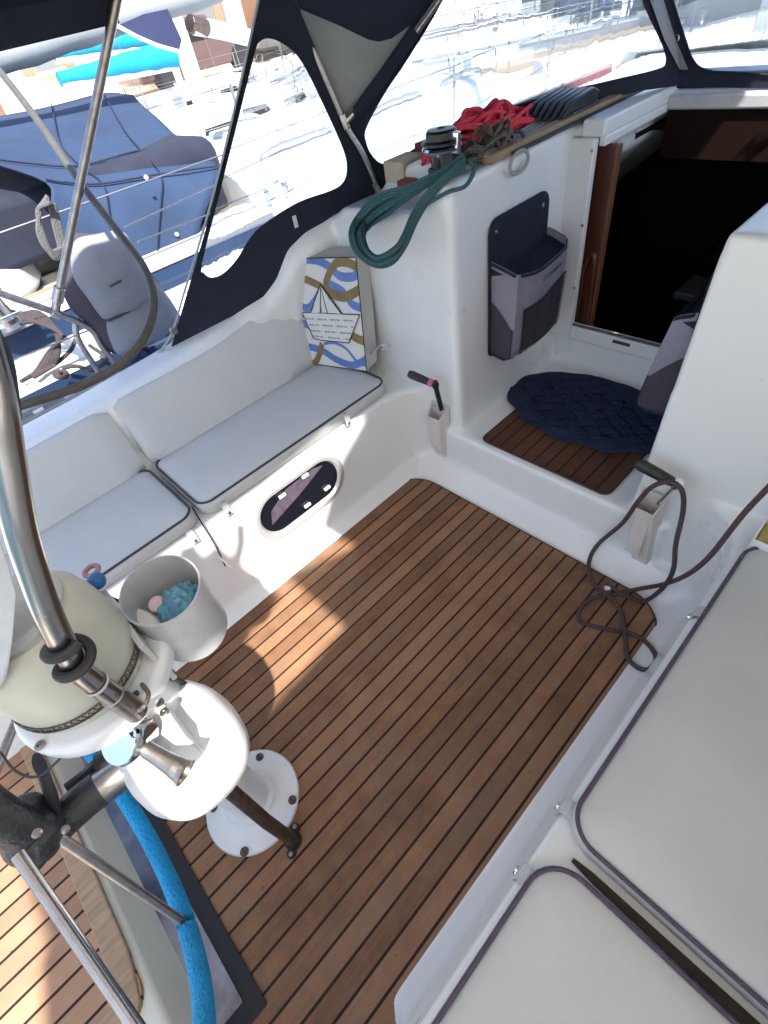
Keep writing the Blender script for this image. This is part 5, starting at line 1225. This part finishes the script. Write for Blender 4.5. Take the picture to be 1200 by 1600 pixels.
sheet('outer_panel', [(190, 398), (236, 436), (270, 482), (272, 500), (236, 530), (186, 551), (170, 535), (160, 500), (170, 470), (200, 450)], xr, lil2, gb, 0.02, 0.045, 3, 0.045)
sheet('flap', [(110, 376), (146, 364), (185, 360), (206, 396), (222, 430), (230, 458), (228, 468), (195, 487), (165, 499), (152, 492), (130, 462), (108, 425)], xr, lil2, gb, 0.03, 0.05, 5, 0.055)
ptube('flap_binding', [AX(152, 494, xr + 0.09), AX(166, 501, xr + 0.10), AX(196, 489, xr + 0.10), AX(231, 469, xr + 0.09)], 0.0045, ink_dark, gb, n=5, seg=8)
bm = bmesh.new(); tube(bm, [AX(172, 448, xr + 0.16), AX(190, 438, xr + 0.16)], 0.004, 6); fin('flap_print', bm, purple, gb)
# coils of grey rope above it
bm = bmesh.new(); rn = random.Random(4)
for k in range(7):
    f = k / 6
    tube(bm, spline([AX(76 + rn.uniform(-3, 3), 306 + 10 * f, xr - 0.05 + 0.03 * f), AX(62 - 3 * f, 330, xr - 0.05), AX(60 + 9 * f, 365 + 6 * f, xr - 0.05), AX(76 + 9 * f, 392 + 12 * f, xr - 0.05), AX(97 - 3 * f, 384 + 9 * f, xr - 0.07), AX(93 - 9 * f, 350, xr - 0.07), AX(84 - 6 * f, 318, xr - 0.06)], 6), 0.008, 7)
tag(fin('grey_mooring_rope', bm, mat('grey_rope_plain', (0.11, 0.11, 0.115), 0.85, bump=0.7, bscale=200)), 'looped grey rope hanging beside the navy canopy above the hanging bag', 'rope', 'ropes')
# blue bag on the deck
sd = blob('blue_deck_bag', AX(222, 566, -2.32), 0.075, mat('deck_bag_blue', (0.03, 0.05, 0.16), 0.6), None, 5, 0.4, (0.9, 1.3, 0.7), 4)
tag(sd, 'small dark blue bag on the port deck below the hanging bag', 'bag')
# curved dark hoop from upper left
ho3 = [near(-40, 70, 1.75), near(0, 112, 1.7), near(60, 190, 1.62), near(125, 285, 1.55), near(190, 370, 1.48), near(226, 420, 1.44), near(240, 470, 1.40), near(228, 522, 1.36), near(192, 566, 1.32), near(130, 601, 1.28), near(60, 625, 1.22), near(0, 642, 1.17), near(-60, 655, 1.12)]
ptube('curved_hose', ho3, 0.0115, dkgrey, None, n=7, seg=14); tag(bpy.data.objects['curved_hose'], 'dark grey curved hoop sweeping from the top left corner round below the hanging bag', 'hoop')
bs = [near(-12, 520, 1.0), near(6, 560, 0.98), near(14, 610, 0.95), near(18, 650, 0.93), near(16, 676, 0.92)]
ptube('hanging_strap', bs, 0.016, mat('black_strap', (0.015, 0.012, 0.025), 0.7), None, n=5, seg=10); tag(bpy.data.objects['hanging_strap'], 'black strap hanging at the left edge above the guard tube', 'strap')

# ================================================================== NEIGHBOURING BOATS
def yacht(name, cx, cy, rot, L, Bm, label, cabin_col=None, cover=None, z0=-0.75, deck=0.45, mast=True, seed=0, boomdir=-1, canopy=None, mast_r=0.08, cov_z=1.75, cov_r=0.16, cov_l=0.36):
    t = thing(name, (cx, cy, z0), label, 'sailboat', 'moored sailboats')
    Mx = Matrix.Translation((cx, cy, 0)) @ Matrix.Rotation(R(rot), 4, 'Z')
    T = lambda p: Mx @ Vector(p)
    def sec(u): return Bm / 2 * (1 - max(0, (u - 0.35)) ** 2.2 / 0.65 ** 2.2 * 0.97) * (1 - 0.18 * max(0, 0.25 - u) / 0.25)
    bm = bmesh.new(); rings = []; n = 26
    for i in range(n + 1):
        u = i / n; y = (u - 0.45) * L; w = max(0.02, sec(u)); sh = deck + 0.10 * abs(u - 0.4) ** 1.6 * 2
        rings.append([bm.verts.new(T(p)) for p in ((-w * 0.75, y, z0), (-w * 0.93, y, z0 + 0.45), (-w, y, sh - 0.05), (-w + 0.005, y, sh), (-w * 0.96, y, sh + 0.03), (-w * 0.9, y, sh + 0.005), (0, y, sh + 0.05), (w * 0.9, y, sh + 0.005), (w * 0.96, y, sh + 0.03), (w - 0.005, y, sh), (w, y, sh - 0.05), (w * 0.93, y, z0 + 0.45), (w * 0.75, y, z0))])
    for A, B in zip(rings, rings[1:]):
        for k in range(12): bm.faces.new((A[k], A[k + 1], B[k + 1], B[k])).material_index = 1 if k in (2, 9) else 0
    bm.faces.new(rings[0]); bm.faces.new(rings[-1][::-1])
    fin('hull', bm, [hullw, bluest], t, angle=30)
    bm = bmesh.new(); rings = []
    for i in range(13):
        u = i / 12; y = (-0.02 + u * 0.34) * L; w = Bm * 0.30 * (1 - 0.35 * u); h = 0.34 * min(1, (1 - u) * 3 + 0.12)
        rings.append([bm.verts.new(T(p)) for p in ((-w, y, deck), (-w * 0.92, y, deck + h * 0.75), (-w * 0.75, y, deck + h), (0, y, deck + h + 0.05), (w * 0.75, y, deck + h), (w * 0.92, y, deck + h * 0.75), (w, y, deck))])
    for A, B in zip(rings, rings[1:]):
        for k in range(6): bm.faces.new((A[k], A[k + 1], B[k + 1], B[k]))
    bm.faces.new(rings[0]); bm.faces.new(rings[-1][::-1])
    cb = fin('cabin_top', bm, hullw, t, angle=40)
    for s_ in (-1, 1):
        for k in range(3):
            y = L * (0.03 + 0.09 * k); w = Bm * 0.30 * (1 - 0.35 * (0.15 + 0.26 * k)) * 0.955
            bm = bmesh.new(); prism(bm, [T((s_ * (w + 0.008), y, deck + 0.09)), T((s_ * (w + 0.008), y + 0.55, deck + 0.09)), T((s_ * w * 0.985, y + 0.5, deck + 0.2)), T((s_ * w * 0.985, y + 0.05, deck + 0.2))], (T((s_ * 0.012, 0, 0)) - T((0, 0, 0)))); fin('window', bm, black, cb, smooth=False)
    for k in range(2):
        bm = bmesh.new(); y = L * (0.10 + 0.13 * k); a = T((-0.25, y, deck + 0.36)); 
        prism(bm, [T((-0.25, y, deck + 0.38 - 0.02 * k)), T((0.25, y, deck + 0.38 - 0.02 * k)), T((0.25, y + 0.5, deck + 0.36 - 0.03 * k)), T((-0.25, y + 0.5, deck + 0.36 - 0.03 * k))], (0, 0, 0.05)); fin('hatch', bm, hulld, cb, bevel=0.01)
    # cockpit well and coamings
    bm = bmesh.new(); prism(bm, [T(p) for p in ((-0.75, -0.36 * L, deck + 0.062), (0.75, -0.36 * L, deck + 0.062), (0.75, -0.05 * L, deck + 0.062), (-0.75, -0.05 * L, deck + 0.062))], (0, 0, 0.02)); fin('cockpit_floor', bm, teak_w, t, smooth=False)
    for s_ in (-1, 1):
        bm = bmesh.new(); x0_ = s_ * 0.78; x1_ = s_ * 1.02
        prism(bm, [T(p) for p in ((x0_, -0.36 * L, deck), (x1_ + s_ * 0.1, -0.36 * L, deck), (x1_, -0.36 * L, deck + 0.22), (x0_, -0.36 * L, deck + 0.22))], T((0, 0.33 * L, 0)) - T((0, 0, 0))); fin('coaming', bm, hullw, t, bevel=0.02)
        bm = bmesh.new(); lathe(bm, [(0, 0), (0.075, 0), (0.075, 0.02), (0.05, 0.05), (0.045, 0.11), (0.06, 0.13), (0.06, 0.15), (0.03, 0.17), (0, 0.17)], 20, T((s_ * 0.9, -0.16 * L, deck + 0.22))); fin('winch', bm, steel, t)
    # stanchions and wires
    pts_ = []
    for s_ in (-1, 1):
        row = []
        for k in range(7):
            u = 0.08 + 0.14 * k; w = sec(u) * 0.94; y = (u - 0.45) * L; a = T((s_ * w, y, deck + 0.04)); b = T((s_ * (w + 0.02), y, deck + 0.62)); row.append(b)
            bm = bmesh.new(); tube(bm, [a, b], 0.012, 8); fin('stanchion', bm, steel, t)
        for dz in (0, -0.28):
            bm = bmesh.new(); tube(bm, [p + Vector((0, 0, dz - 0.01)) for p in row], 0.004, 6); fin('lifeline', bm, steel, t)
    if mast:
        bm = bmesh.new(); tube(bm, [T((0, 0.10 * L, deck)), T((0, 0.09 * L, 14))], mast_r, 14, flat=0.7); fin('mast', bm, alloy, t)
        for (xx, yy) in ((-Bm * 0.44, 0.08 * L), (Bm * 0.44, 0.08 * L), (0, 0.53 * L), (0, -0.44 * L)):
            bm = bmesh.new(); tube(bm, [T((xx, yy, deck + 0.05)), T((0, 0.095 * L, 13.5))], 0.006, 6, caps=False); fin('stay', bm, steel_b, t)
        if cover:
            bm = bmesh.new(); n = 14; P = [T((0, 0.09 * L - 0.1 - (cov_l * L) * k / n, cov_z + 0.02 * k / n)) for k in range(n + 1)]
            tube(bm, P, 0.1, 14, rs=[cov_r * (1.15 - 0.6 * k / n) * (1 + 0.05 * math.sin(k * 2.3 + seed)) for k in range(n + 1)], flat=1.3); fin('sail_cover', bm, cover, t)
            bm = bmesh.new(); tube(bm, [P[0] + Vector((0, 0, -cov_r * 1.1)), P[-1] + Vector((0, 0, -cov_r * 0.7))], 0.055, 10); fin('boom', bm, alloy, t)
    if canopy:
        bm = bmesh.new(); rows = []
        for j in range(7):
            y = -0.06 * L + 0.22 * j * 1.0; hgt = deck + 0.35 + 0.62 * math.sin(math.pi * min(1, 0.38 + j / 8.5)); w = Bm * 0.33
            rows.append([bm.verts.new(T((math.cos(R(a)) * w * (1 if abs(math.cos(R(a))) < 0.9 else 1.02), y, deck + 0.1 + (hgt - deck - 0.1) * abs(math.sin(R(a))) ** 0.5))) for a in range(0, 181, 15)])
        for A, B in zip(rows, rows[1:]):
            for k in range(12): bm.faces.new((A[k], A[k + 1], B[k + 1], B[k]))
        o = fin('canopy', bm, canopy, t); q = o.modifiers.new('t', 'SOLIDIFY'); q.thickness = 0.01
    return t
turq = mat('turquoise_cover', (0.0, 0.28, 0.50), 0.7, var=0.3, vscale=3, bump=0.5, bscale=8)
pale_c = mat('pale_grey_cover', (0.24, 0.265, 0.285), 0.75, bump=0.4, bscale=10, var=0.1, vscale=4)

# nearest neighbour: custom boat alongside
nb_ = thing('neighbour_yacht', (-4.6, 2, -0.75), 'white yacht moored alongside with navy canopy and stowed mainsail in grey cover', 'sailboat')
bm = bmesh.new(); rings = []
for i in range(25):
    u = i / 24; y = -4.5 + 13.5 * u; w = 1.78 * (1 - max(0, u - 0.45) ** 2.2 / 0.55 ** 2.2 * 0.96)
    c_ = -4.62
    rings.append([bm.verts.new((c_ + s_ * w, y, z)) for s_, z in ((0.75, -0.8), (0.97, -0.2), (1.0, 0.40), (0.995, 0.50), (0.97, 0.53), (0.95, 0.50), (0.0, 0.54), (-0.95, 0.50), (-0.97, 0.53), (-0.995, 0.5), (-1, 0.4), (-0.97, -0.2), (-0.75, -0.8))])
for A, B in zip(rings, rings[1:]):
    for k in range(12): bm.faces.new((A[k], A[k + 1], B[k + 1], B[k])).material_index = (1 if k in (2, 9) else 2 if k in (5, 6) else 0)
bm.faces.new(rings[0]); bm.faces.new(rings[-1][::-1])
fin('hull', bm, [hullw, bluest, mat('deck_nonslip', (0.60, 0.64, 0.66), 0.7, bump=0.3, bscale=120)], nb_, angle=30)
bm = bmesh.new()
box(bm, (-3.42, -2.6, 0.50), (-3.16, 2.0, 0.545)); fin('deck_edge', bm, hullw, nb_, bevel=0.01)
for (xa, xb_) in ((-3.20, -3.52), (-5.72, -6.04)):
    bm = bmesh.new(); prism(bm, [(xa, -2.6, 0.52), (xa - 0.02, -2.6, 0.66), (xb_, -2.6, 0.66), (xb_, -2.6, 0.52)], (0, 4.6, 0)); fin('coaming_side', bm, bluest, nb_, bevel=0.01)
    bm = bmesh.new(); prism(bm, [(xa - 0.005, -2.62, 0.661), (xa - 0.01, -2.62, 0.70), (xb_ - 0.01, -2.62, 0.70), (xb_ - 0.01, -2.62, 0.661)], (0, 4.62, 0)); fin('coaming', bm, hullw, nb_, bevel=0.015)
bm = bmesh.new(); box(bm, (-3.74, -2.6, 0.55), (-3.56, 2.0, 0.665)); fin('seat_board', bm, teak_w, nb_, bevel=0.01)
bm = bmesh.new(); box(bm, (-5.55, -2.6, 0.50), (-3.74, 2.0, 0.60)); fin('cockpit_seats', bm, hullw, nb_, bevel=0.02)
bm = bmesh.new(); box(bm, (-4.9, -2.5, 0.56), (-4.3, 1.9, 0.612)); fin('cockpit_well', bm, hulld, nb_, bevel=0.01)
wcx = AZ(14, 512, 0.70)
bm = bmesh.new(); lathe(bm, [(0, 0), (0.115, 0), (0.115, 0.012), (0.09, 0.03), (0.085, 0.05), (0.06, 0.07), (0.052, 0.10), (0.05, 0.14), (0.075, 0.16), (0.078, 0.175), (0.07, 0.185), (0.05, 0.19), (0.045, 0.215), (0.02, 0.22), (0, 0.218)], 28, (wcx.x, wcx.y, 0.70)); fin('winch', bm, steel, nb_)
bm = bmesh.new()
for k in range(5):
    tube(bm, spline([AZ(28 + 2 * k, 492 + 3 * k, 0.76), AZ(60, 488 + 4 * k, 0.74), AZ(85 + 3 * k, 512 + 3 * k, 0.71), AZ(92 - 4 * k, 550, 0.62), AZ(78 - 6 * k, 574 + 2 * k, 0.55), AZ(45 - 3 * k, 588 + 2 * k, 0.56)], 6), 0.010, 7)
tube(bm, spline([AZ(52, 590, 0.56), AZ(85, 570, 0.56), AZ(110, 548, 0.60), AZ(118, 530, 0.62)], 6), 0.010, 7)
tube(bm, spline([AZ(98, 575, 0.56), AZ(120, 572, 0.56), AZ(145, 578, 0.56), AZ(165, 560, 0.58), AZ(140, 540, 0.60)], 6), 0.010, 7)
for a in range(3): tube(bm, [AZ(92 + 7 * math.cos(R(t_)) + 3 * a, 585 + 5 * math.sin(R(t_)), 0.57 + 0.012 * a) for t_ in range(0, 360, 30)], 0.010, 7, closed=True)
fin('black_sheets', bm, dark_rope, nb_)
# canopy
rowsA = [[AX(-90, 196, -5.3), AX(0, 181, -5.25), AX(80, 163, -5.2), AX(160, 147, -5.15), AX(208, 150, -5.0)],
         [AX(-90, 205, -4.8), AX(0, 196, -4.75), AX(84, 185, -4.7), AX(172, 168, -4.7), AX(232, 172, -4.6)],
         [AX(-90, 222, -4.3), AX(0, 226, -4.25), AX(95, 228, -4.2), AX(195, 208, -4.2), AX(270, 207, -4.2)],
         [AX(-20, 250, -3.9), AX(40, 258, -3.9), AX(125, 262, -3.9), AX(220, 238, -3.9), AX(306, 234, -3.85)],
         [AX(72, 284, -3.6), AX(100, 288, -3.6), AX(160, 290, -3.6), AX(250, 275, -3.6), AX(342, 262, -3.6)],
         [AX(84, 325, -3.5), AX(112, 335, -3.5), AX(170, 335, -3.5), AX(250, 320, -3.5), AX(334, 296, -3.5)],
         [AX(108, 380, -3.44), AX(135, 400, -3.44), AX(180, 410, -3.44), AX(245, 385, -3.44), AX(318, 340, -3.44)],
         [AX(150, 440, -3.40), AX(170, 450, -3.40), AX(210, 450, -3.40), AX(250, 425, -3.40), AX(305, 385, -3.40)]]
bm = bmesh.new(); GG = []
cols = [spline([r_[c] for r_ in rowsA], 4) for c in range(5)]
for j in range(len(cols[0])): GG.append([bm.verts.new(p + Vector((0.012 * noise.noise(p * 2.3), 0, 0.02 * noise.noise(p * 2.0)))) for p in spline([cols[c][j] for c in range(5)], 5)])
for A, B in zip(GG, GG[1:]):
    for k in range(len(A) - 1): bm.faces.new((A[k], A[k + 1], B[k + 1], B[k]))
cnp = fin('canopy', bm, navy2, nb_, angle=80); q = cnp.modifiers.new('t', 'SOLIDIFY'); q.thickness = 0.012
bm = bmesh.new(); box(bm, (-5.5, 1.0, 0.6), (-3.7, 2.0, 1.12)); fin('canopy_shade_block', bm, navy, nb_, bevel=0.1)  # navy block standing in for the darkness under the canopy
bm = bmesh.new(); prism(bm, [(-5.3, -0.2, 0.9), (-3.9, 0.3, 0.75), (-3.9, 1.2, 0.75), (-5.3, 1.2, 0.9)], (0, 0, 0.35)); fin('canopy_shade_slab', bm, navy, nb_, bevel=0.05)  # second dark block filling the shaded space below the canopy
for j_ in (9, 15, 22):
    if j_ < len(GG):
        pass
for rr_ in (rowsA[3], rowsA[4]):
    cbm = bmesh.new(); tube(cbm, [p + Vector((0.016, 0, 0.012)) for p in spline(rr_, 6)], 0.006, 6); fin('canopy_seam', cbm, navy, cnp)
for cc_ in (2, 3):
    cbm = bmesh.new(); tube(cbm, [p + Vector((0.020, 0, 0.012)) for p in cols[cc_]], 0.0045, 6); fin('canopy_seam', cbm, navy, cnp)
for p in ((228, 277), (276, 366), (295, 392)):
    c = AX(*p, -3.43); bm = bmesh.new(); lathe(bm, [(0.012, 0), (0.01, 0.01), (0, 0.012)], 12, c, (1, 0, 0)); fin('press_stud', bm, white_em, cnp)
# aft white quarter (helm seat) at left edge
bm = bmesh.new(); 
lathe(bm, [(0, 0.0), (0.55, 0.0), (0.60, 0.05), (0.58, 0.16), (0.45, 0.24), (0, 0.27)], 32, (-4.35, 0.25, 0.60), (0, 0, 1), 1.0, 0.75); fin('helm_seat', bm, hullw, nb_)
# coachroof forward
bm = bmesh.new(); rings = []
for i in range(15):
    u = i / 14; y = 2.0 + 4.8 * u; w = 1.22 * (1 - 0.42 * u ** 1.5); h = 0.36 * min(1, (1 - u) * 2.4 + 0.08)
    rings.append([bm.verts.new((-4.62 + s_ * w, y, 0.52 + h * z)) for s_, z in ((1, 0), (0.95, 0.55), (0.86, 0.85), (0.7, 1.0), (0, 1.16), (-0.7, 1.0), (-0.86, 0.85), (-0.95, 0.55), (-1, 0))])
for A, B in zip(rings, rings[1:]):
    for k in range(8): bm.faces.new((A[k], A[k + 1], B[k + 1], B[k]))
bm.faces.new(rings[0]); bm.faces.new(rings[-1][::-1]); crf = fin('coachroof', bm, hullw, nb_, angle=50)
for k in range(3):
    bm = bmesh.new(); y = 2.5 + 1.1 * k; x = -4.62 + 1.22 * (1 - 0.42 * ((y - 2) / 4.8) ** 1.5) * 0.965
    prism(bm, [(x + 0.012, y, 0.60), (x - 0.03, y + 0.6, 0.60), (x - 0.06, y + 0.55, 0.70), (x - 0.01, y + 0.05, 0.70)], (0.014, 0, 0)); fin('window', bm, hulld, crf, smooth=False)
    bm = bmesh.new(); tube(bm, spline([(x - 0.22, y - 0.2, 0.83), (x - 0.22, y - 0.1, 0.90), (x - 0.26, y + 0.5, 0.90), (x - 0.28, y + 0.6, 0.82)], 5), 0.014, 8); fin('handrail', bm, steel, crf)
for k in range(2):
    bm = bmesh.new(); y = 2.6 + 1.7 * k; box(bm, (-4.95, y, 0.90 - 0.02 * k), (-4.35, y + 0.55, 0.97 - 0.03 * k)); fin('hatch', bm, hulld, crf, bevel=0.02)
bm = bmesh.new(); tube(bm, spline([AZ(420, 300, 0.72), AZ(440, 285, 0.90), AZ(452, 290, 0.90), AZ(458, 312, 0.72)], 4), 0.02, 8); fin('vent', bm, hulld, crf)
for s_ in (1, -1):
    row = []
    for k in range(6):
        y = -2.0 + 1.9 * k; u = (y + 4.5) / 13.5; x = -4.62 + s_ * 1.78 * (1 - max(0, u - 0.45) ** 2.2 / 0.55 ** 2.2 * 0.96) * 0.95
        row.append(Vector((x, y, 1.12))); 
        if k != 2:
            bm = bmesh.new(); tube(bm, [(x, y, 0.52), (x, y, 1.13)], 0.0125, 10); fin('stanchion', bm, steel, nb_)
    for dz in (0, -0.3):
        bm = bmesh.new(); tube(bm, [p + Vector((0, 0, dz)) for p in row], 0.004, 6); fin('lifeline', bm, steel, nb_)
# its boom with grey cover, navy flap of sail cloth, mast
ba, bb_ = AX(-80, 112, -4.62), AX(340, -22, -4.62)
bm = bmesh.new(); n = 16; P = [ba.lerp(bb_, k / n) for k in range(n + 1)]
tube(bm, P, 0.12, 16, rs=[0.088 + 0.006 * math.sin(k * 1.9) for k in range(n + 1)], flat=1.0); fin('boom_cover', bm, pale_c, nb_)
bm = bmesh.new(); prism(bm, [AX(x, y, -4.45) for x, y in [(184, 40), (200, 50), (240, 69), (280, 80), (284, 62), (262, 14), (225, 22)]], (-0.02, 0, 0)); fin('hanging_sail', bm, mat('navy_sailcloth', (0.02, 0.025, 0.08), 0.8, var=0.3, vscale=4), nb_, smooth=False)
bm = bmesh.new(); tube(bm, [AX(x, y, -4.44) for x, y in [(184, 41), (215, 58), (245, 71), (281, 81)]], 0.012, 6); fin('sail_hem', bm, white_em, nb_)
bm = bmesh.new(); tube(bm, [(-4.62, 4.9, 0.5), (-4.62, 4.85, 14)], 0.10, 16, flat=0.7); fin('mast', bm, alloy, nb_)
bm = bmesh.new(); tube(bm, spline([AX(300, 40, -4.3), AX(345, 48, -4.3), AX(400, 62, -4.3)], 4), 0.05, 12); fin('rigid_vang', bm, alloy, nb_)
bm = bmesh.new(); tube(bm, [AX(296, 36, -4.3), AX(322, 44, -4.3)], 0.07, 10, flat=0.7); fin('vang_fitting', bm, steel_d, nb_, bevel=0.004)

# boats further off
yacht('distant_yacht', -8.6, 3.6, 6, 10.5, 3.3, 'white yacht with bright turquoise sail cover beyond the navy canopy', cover=turq, seed=1, mast_r=0.13, cov_z=1.40, cov_r=0.10, cov_l=0.16)
yacht('distant_yacht', -12.6, 5.4, 10, 11, 3.5, 'white yacht second from the quay with a turquoise sail cover', cover=turq, seed=2, cov_z=1.62, cov_r=0.10, cov_l=0.2)
yacht('distant_yacht', -7.6, 13.5, -38, 11, 3.4, 'white yacht with blue canopy seen through the port sprayhood window', cover=pale_c, seed=3, canopy=navy2)
yacht('distant_yacht', -3.6, 10.8, -24, 10.5, 3.3, 'white yacht with grey blue sail cover seen through the wrinkled front window', cover=navy2, seed=4, canopy=pale_c)
yacht('distant_yacht', 1.4, 12.5, -12, 11, 3.5, 'white yacht ahead seen through the rightmost sprayhood window', cover=navy2, seed=6)
yacht('distant_yacht', -11.5, 19, -50, 12, 3.7, 'far white yacht against the quay seen above the red rope', cover=navy2, seed=7)

# ================================================================== QUAY AND BUILDINGS
bm = bmesh.new(); prism(bm, [(-18.5, -40, -1.5), (-15.8, 6, -1.5), (-17.5, 24, -1.5), (-6, 44, -1.5), (30, 60, -1.5), (30, 200, -1.5), (-200, 200, -1.5), (-200, -40, -1.5)], (0, 0, 2.0))
tag(fin('quay', bm, stone2, smooth=False), kind='structure')
def house(name, p0, p1, h, depth, m, label, doors, wins, storeys=2, arch=False):
    t = thing(name, p0, label, 'building', 'waterfront houses')
    p0 = Vector(p0); p1 = Vector(p1); d = (p1 - p0); Lh = d.length; d.normalize(); nrm = Vector((d.y, -d.x, 0))
    if nrm.dot(EYE - p0) < 0: nrm = -nrm
    bm = bmesh.new(); prism(bm, [p0, p1, p1 + Vector((0, 0, h)), p0 + Vector((0, 0, h))], -nrm * depth); fin('wall', bm, m, t, smooth=False)
    def panel(nm, s0, s1, z0, z1, mm, off, par, th=0.05):
        bm = bmesh.new(); a = p0 + d * s0 + nrm * off; b = p0 + d * s1 + nrm * off
        prism(bm, [a + Vector((0, 0, z0)), b + Vector((0, 0, z0)), b + Vector((0, 0, z1)), a + Vector((0, 0, z1))], nrm * th); return fin(nm, bm, mm, par, smooth=False)
    for s_ in doors:
        f = panel('door', s_, s_ + 0.9, 0.02, 2.05, wood_br, 0.003, t); panel('frame', s_ - 0.12, s_, 0, 2.2, stone2, 0.004, f, 0.09); panel('frame', s_ + 0.9, s_ + 1.02, 0, 2.2, stone2, 0.004, f, 0.09); panel('frame', s_ - 0.12, s_ + 1.02, 2.2, 2.34, stone2, 0.004, f, 0.1)
    for (s_, z_) in wins:
        f = panel('window', s_, s_ + 0.7, z_, z_ + 1.0, mat('window_glass_dull', (0.16, 0.17, 0.18), 0.2), 0.003, t, 0.02)
        panel('sill', s_ - 0.08, s_ + 0.78, z_ - 0.1, z_, stone2, 0.004, f, 0.12); panel('shutter', s_ - 0.38, s_ - 0.02, z_, z_ + 1.0, mat('shutter_brown', (0.30, 0.17, 0.11), 0.7), 0.004, f, 0.05); panel('shutter', s_ + 0.72, s_ + 1.08, z_, z_ + 1.0, MAT['shutter_brown'], 0.004, f, 0.05)
    a = p0 + Vector((0, 0, h)); b = p1 + Vector((0, 0, h))
    bm = bmesh.new(); prism(bm, [a - d * 0.3 + nrm * 0.35, b + d * 0.3 + nrm * 0.35, b + d * 0.3 - nrm * depth * 0.5 + Vector((0, 0, 1.3)), a - d * 0.3 - nrm * depth * 0.5 + Vector((0, 0, 1.3))], (0, 0, 0.18)); fin('roof', bm, mat('roof_tile', (0.42, 0.17, 0.10), 0.8, var=0.3, vscale=5), t, smooth=False)
    for zb in (2.55, 5.1):
        if zb < h: panel('string_course', 0, Lh, zb, zb + 0.12, stone2, 0.003, t, 0.06)
house('quay_house', (-21.5, -2, 0.5), (-20.0, 8.2, 0.5), 6.0, 6, stone2, 'pale stone quayside house at the far left behind the boats', (1.5, 6.0), ((3.5, 0.9), (8.2, 0.9), (1.2, 3.3), (4.0, 3.3), (7.0, 3.3)))
house('quay_house', (-20.0, 8.25, 0.5), (-19.2, 15.8, 0.5), 7.2, 7, stone, 'peach coloured house with brown shutters in the middle of the quay', (1.2, 4.6), ((2.9, 1.0), (6.2, 1.0), (1.0, 3.5), (3.4, 3.5), (5.8, 3.5)))
house('quay_house', (-19.2, 15.85, 0.5), (-20.5, 27, 0.5), 6.4, 7, mat('pale_ochre_wall', (0.60, 0.48, 0.36), 0.9, var=0.2, vscale=1.5, bump=0.4, bscale=4), 'long pale ochre house glimpsed through the port side window', (2.0, 7.0), ((4.2, 1.0), (9.0, 1.0), (1.6, 3.4), (4.6, 3.4), (7.6, 3.4)))
# parked small things on the quay
for i, (x, y, c_, lb) in enumerate(((-18.0, 9.6, (0.10, 0.06, 0.06), 'dark low parked car on the quay before the peach house'), (-18.2, 14.6, (0.12, 0.13, 0.14), 'grey parked car on the quay before the ochre house'))):
    t = thing('parked_car', (x, y, 0.5), lb, 'car', 'cars on the quay')
    bm = bmesh.new(); prism(bm, [(x - 0.8, y - 2, 0.75), (x - 0.8, y + 2, 0.75), (x - 0.8, y + 2.05, 1.15), (x - 0.8, y + 1.1, 1.3), (x - 0.8, y + 0.5, 1.85), (x - 0.8, y - 1.2, 1.88), (x - 0.8, y - 1.95, 1.35)], (1.6, 0, 0)); fin('body', bm, mat('car_paint_%d' % i if False else ('dark_car_paint' if i == 0 else 'grey_car_paint'), c_, 0.3, coat=0.6), t, bevel=0.08)
    bm = bmesh.new(); prism(bm, [(x + 0.79, y - 1.15, 1.35), (x + 0.79, y + 0.95, 1.35), (x + 0.79, y + 0.45, 1.76), (x + 0.79, y - 1.05, 1.78)], (0.02, 0, 0)); fin('window', bm, black, t, smooth=False)
    for dy in (-1.25, 1.3):
        bm = bmesh.new(); lathe(bm, [(0, 0), (0.32, 0), (0.32, 0.2), (0, 0.2)], 20, (x + 0.62, y + dy, 0.82), (1, 0, 0)); fin('wheel', bm, rubber, t)
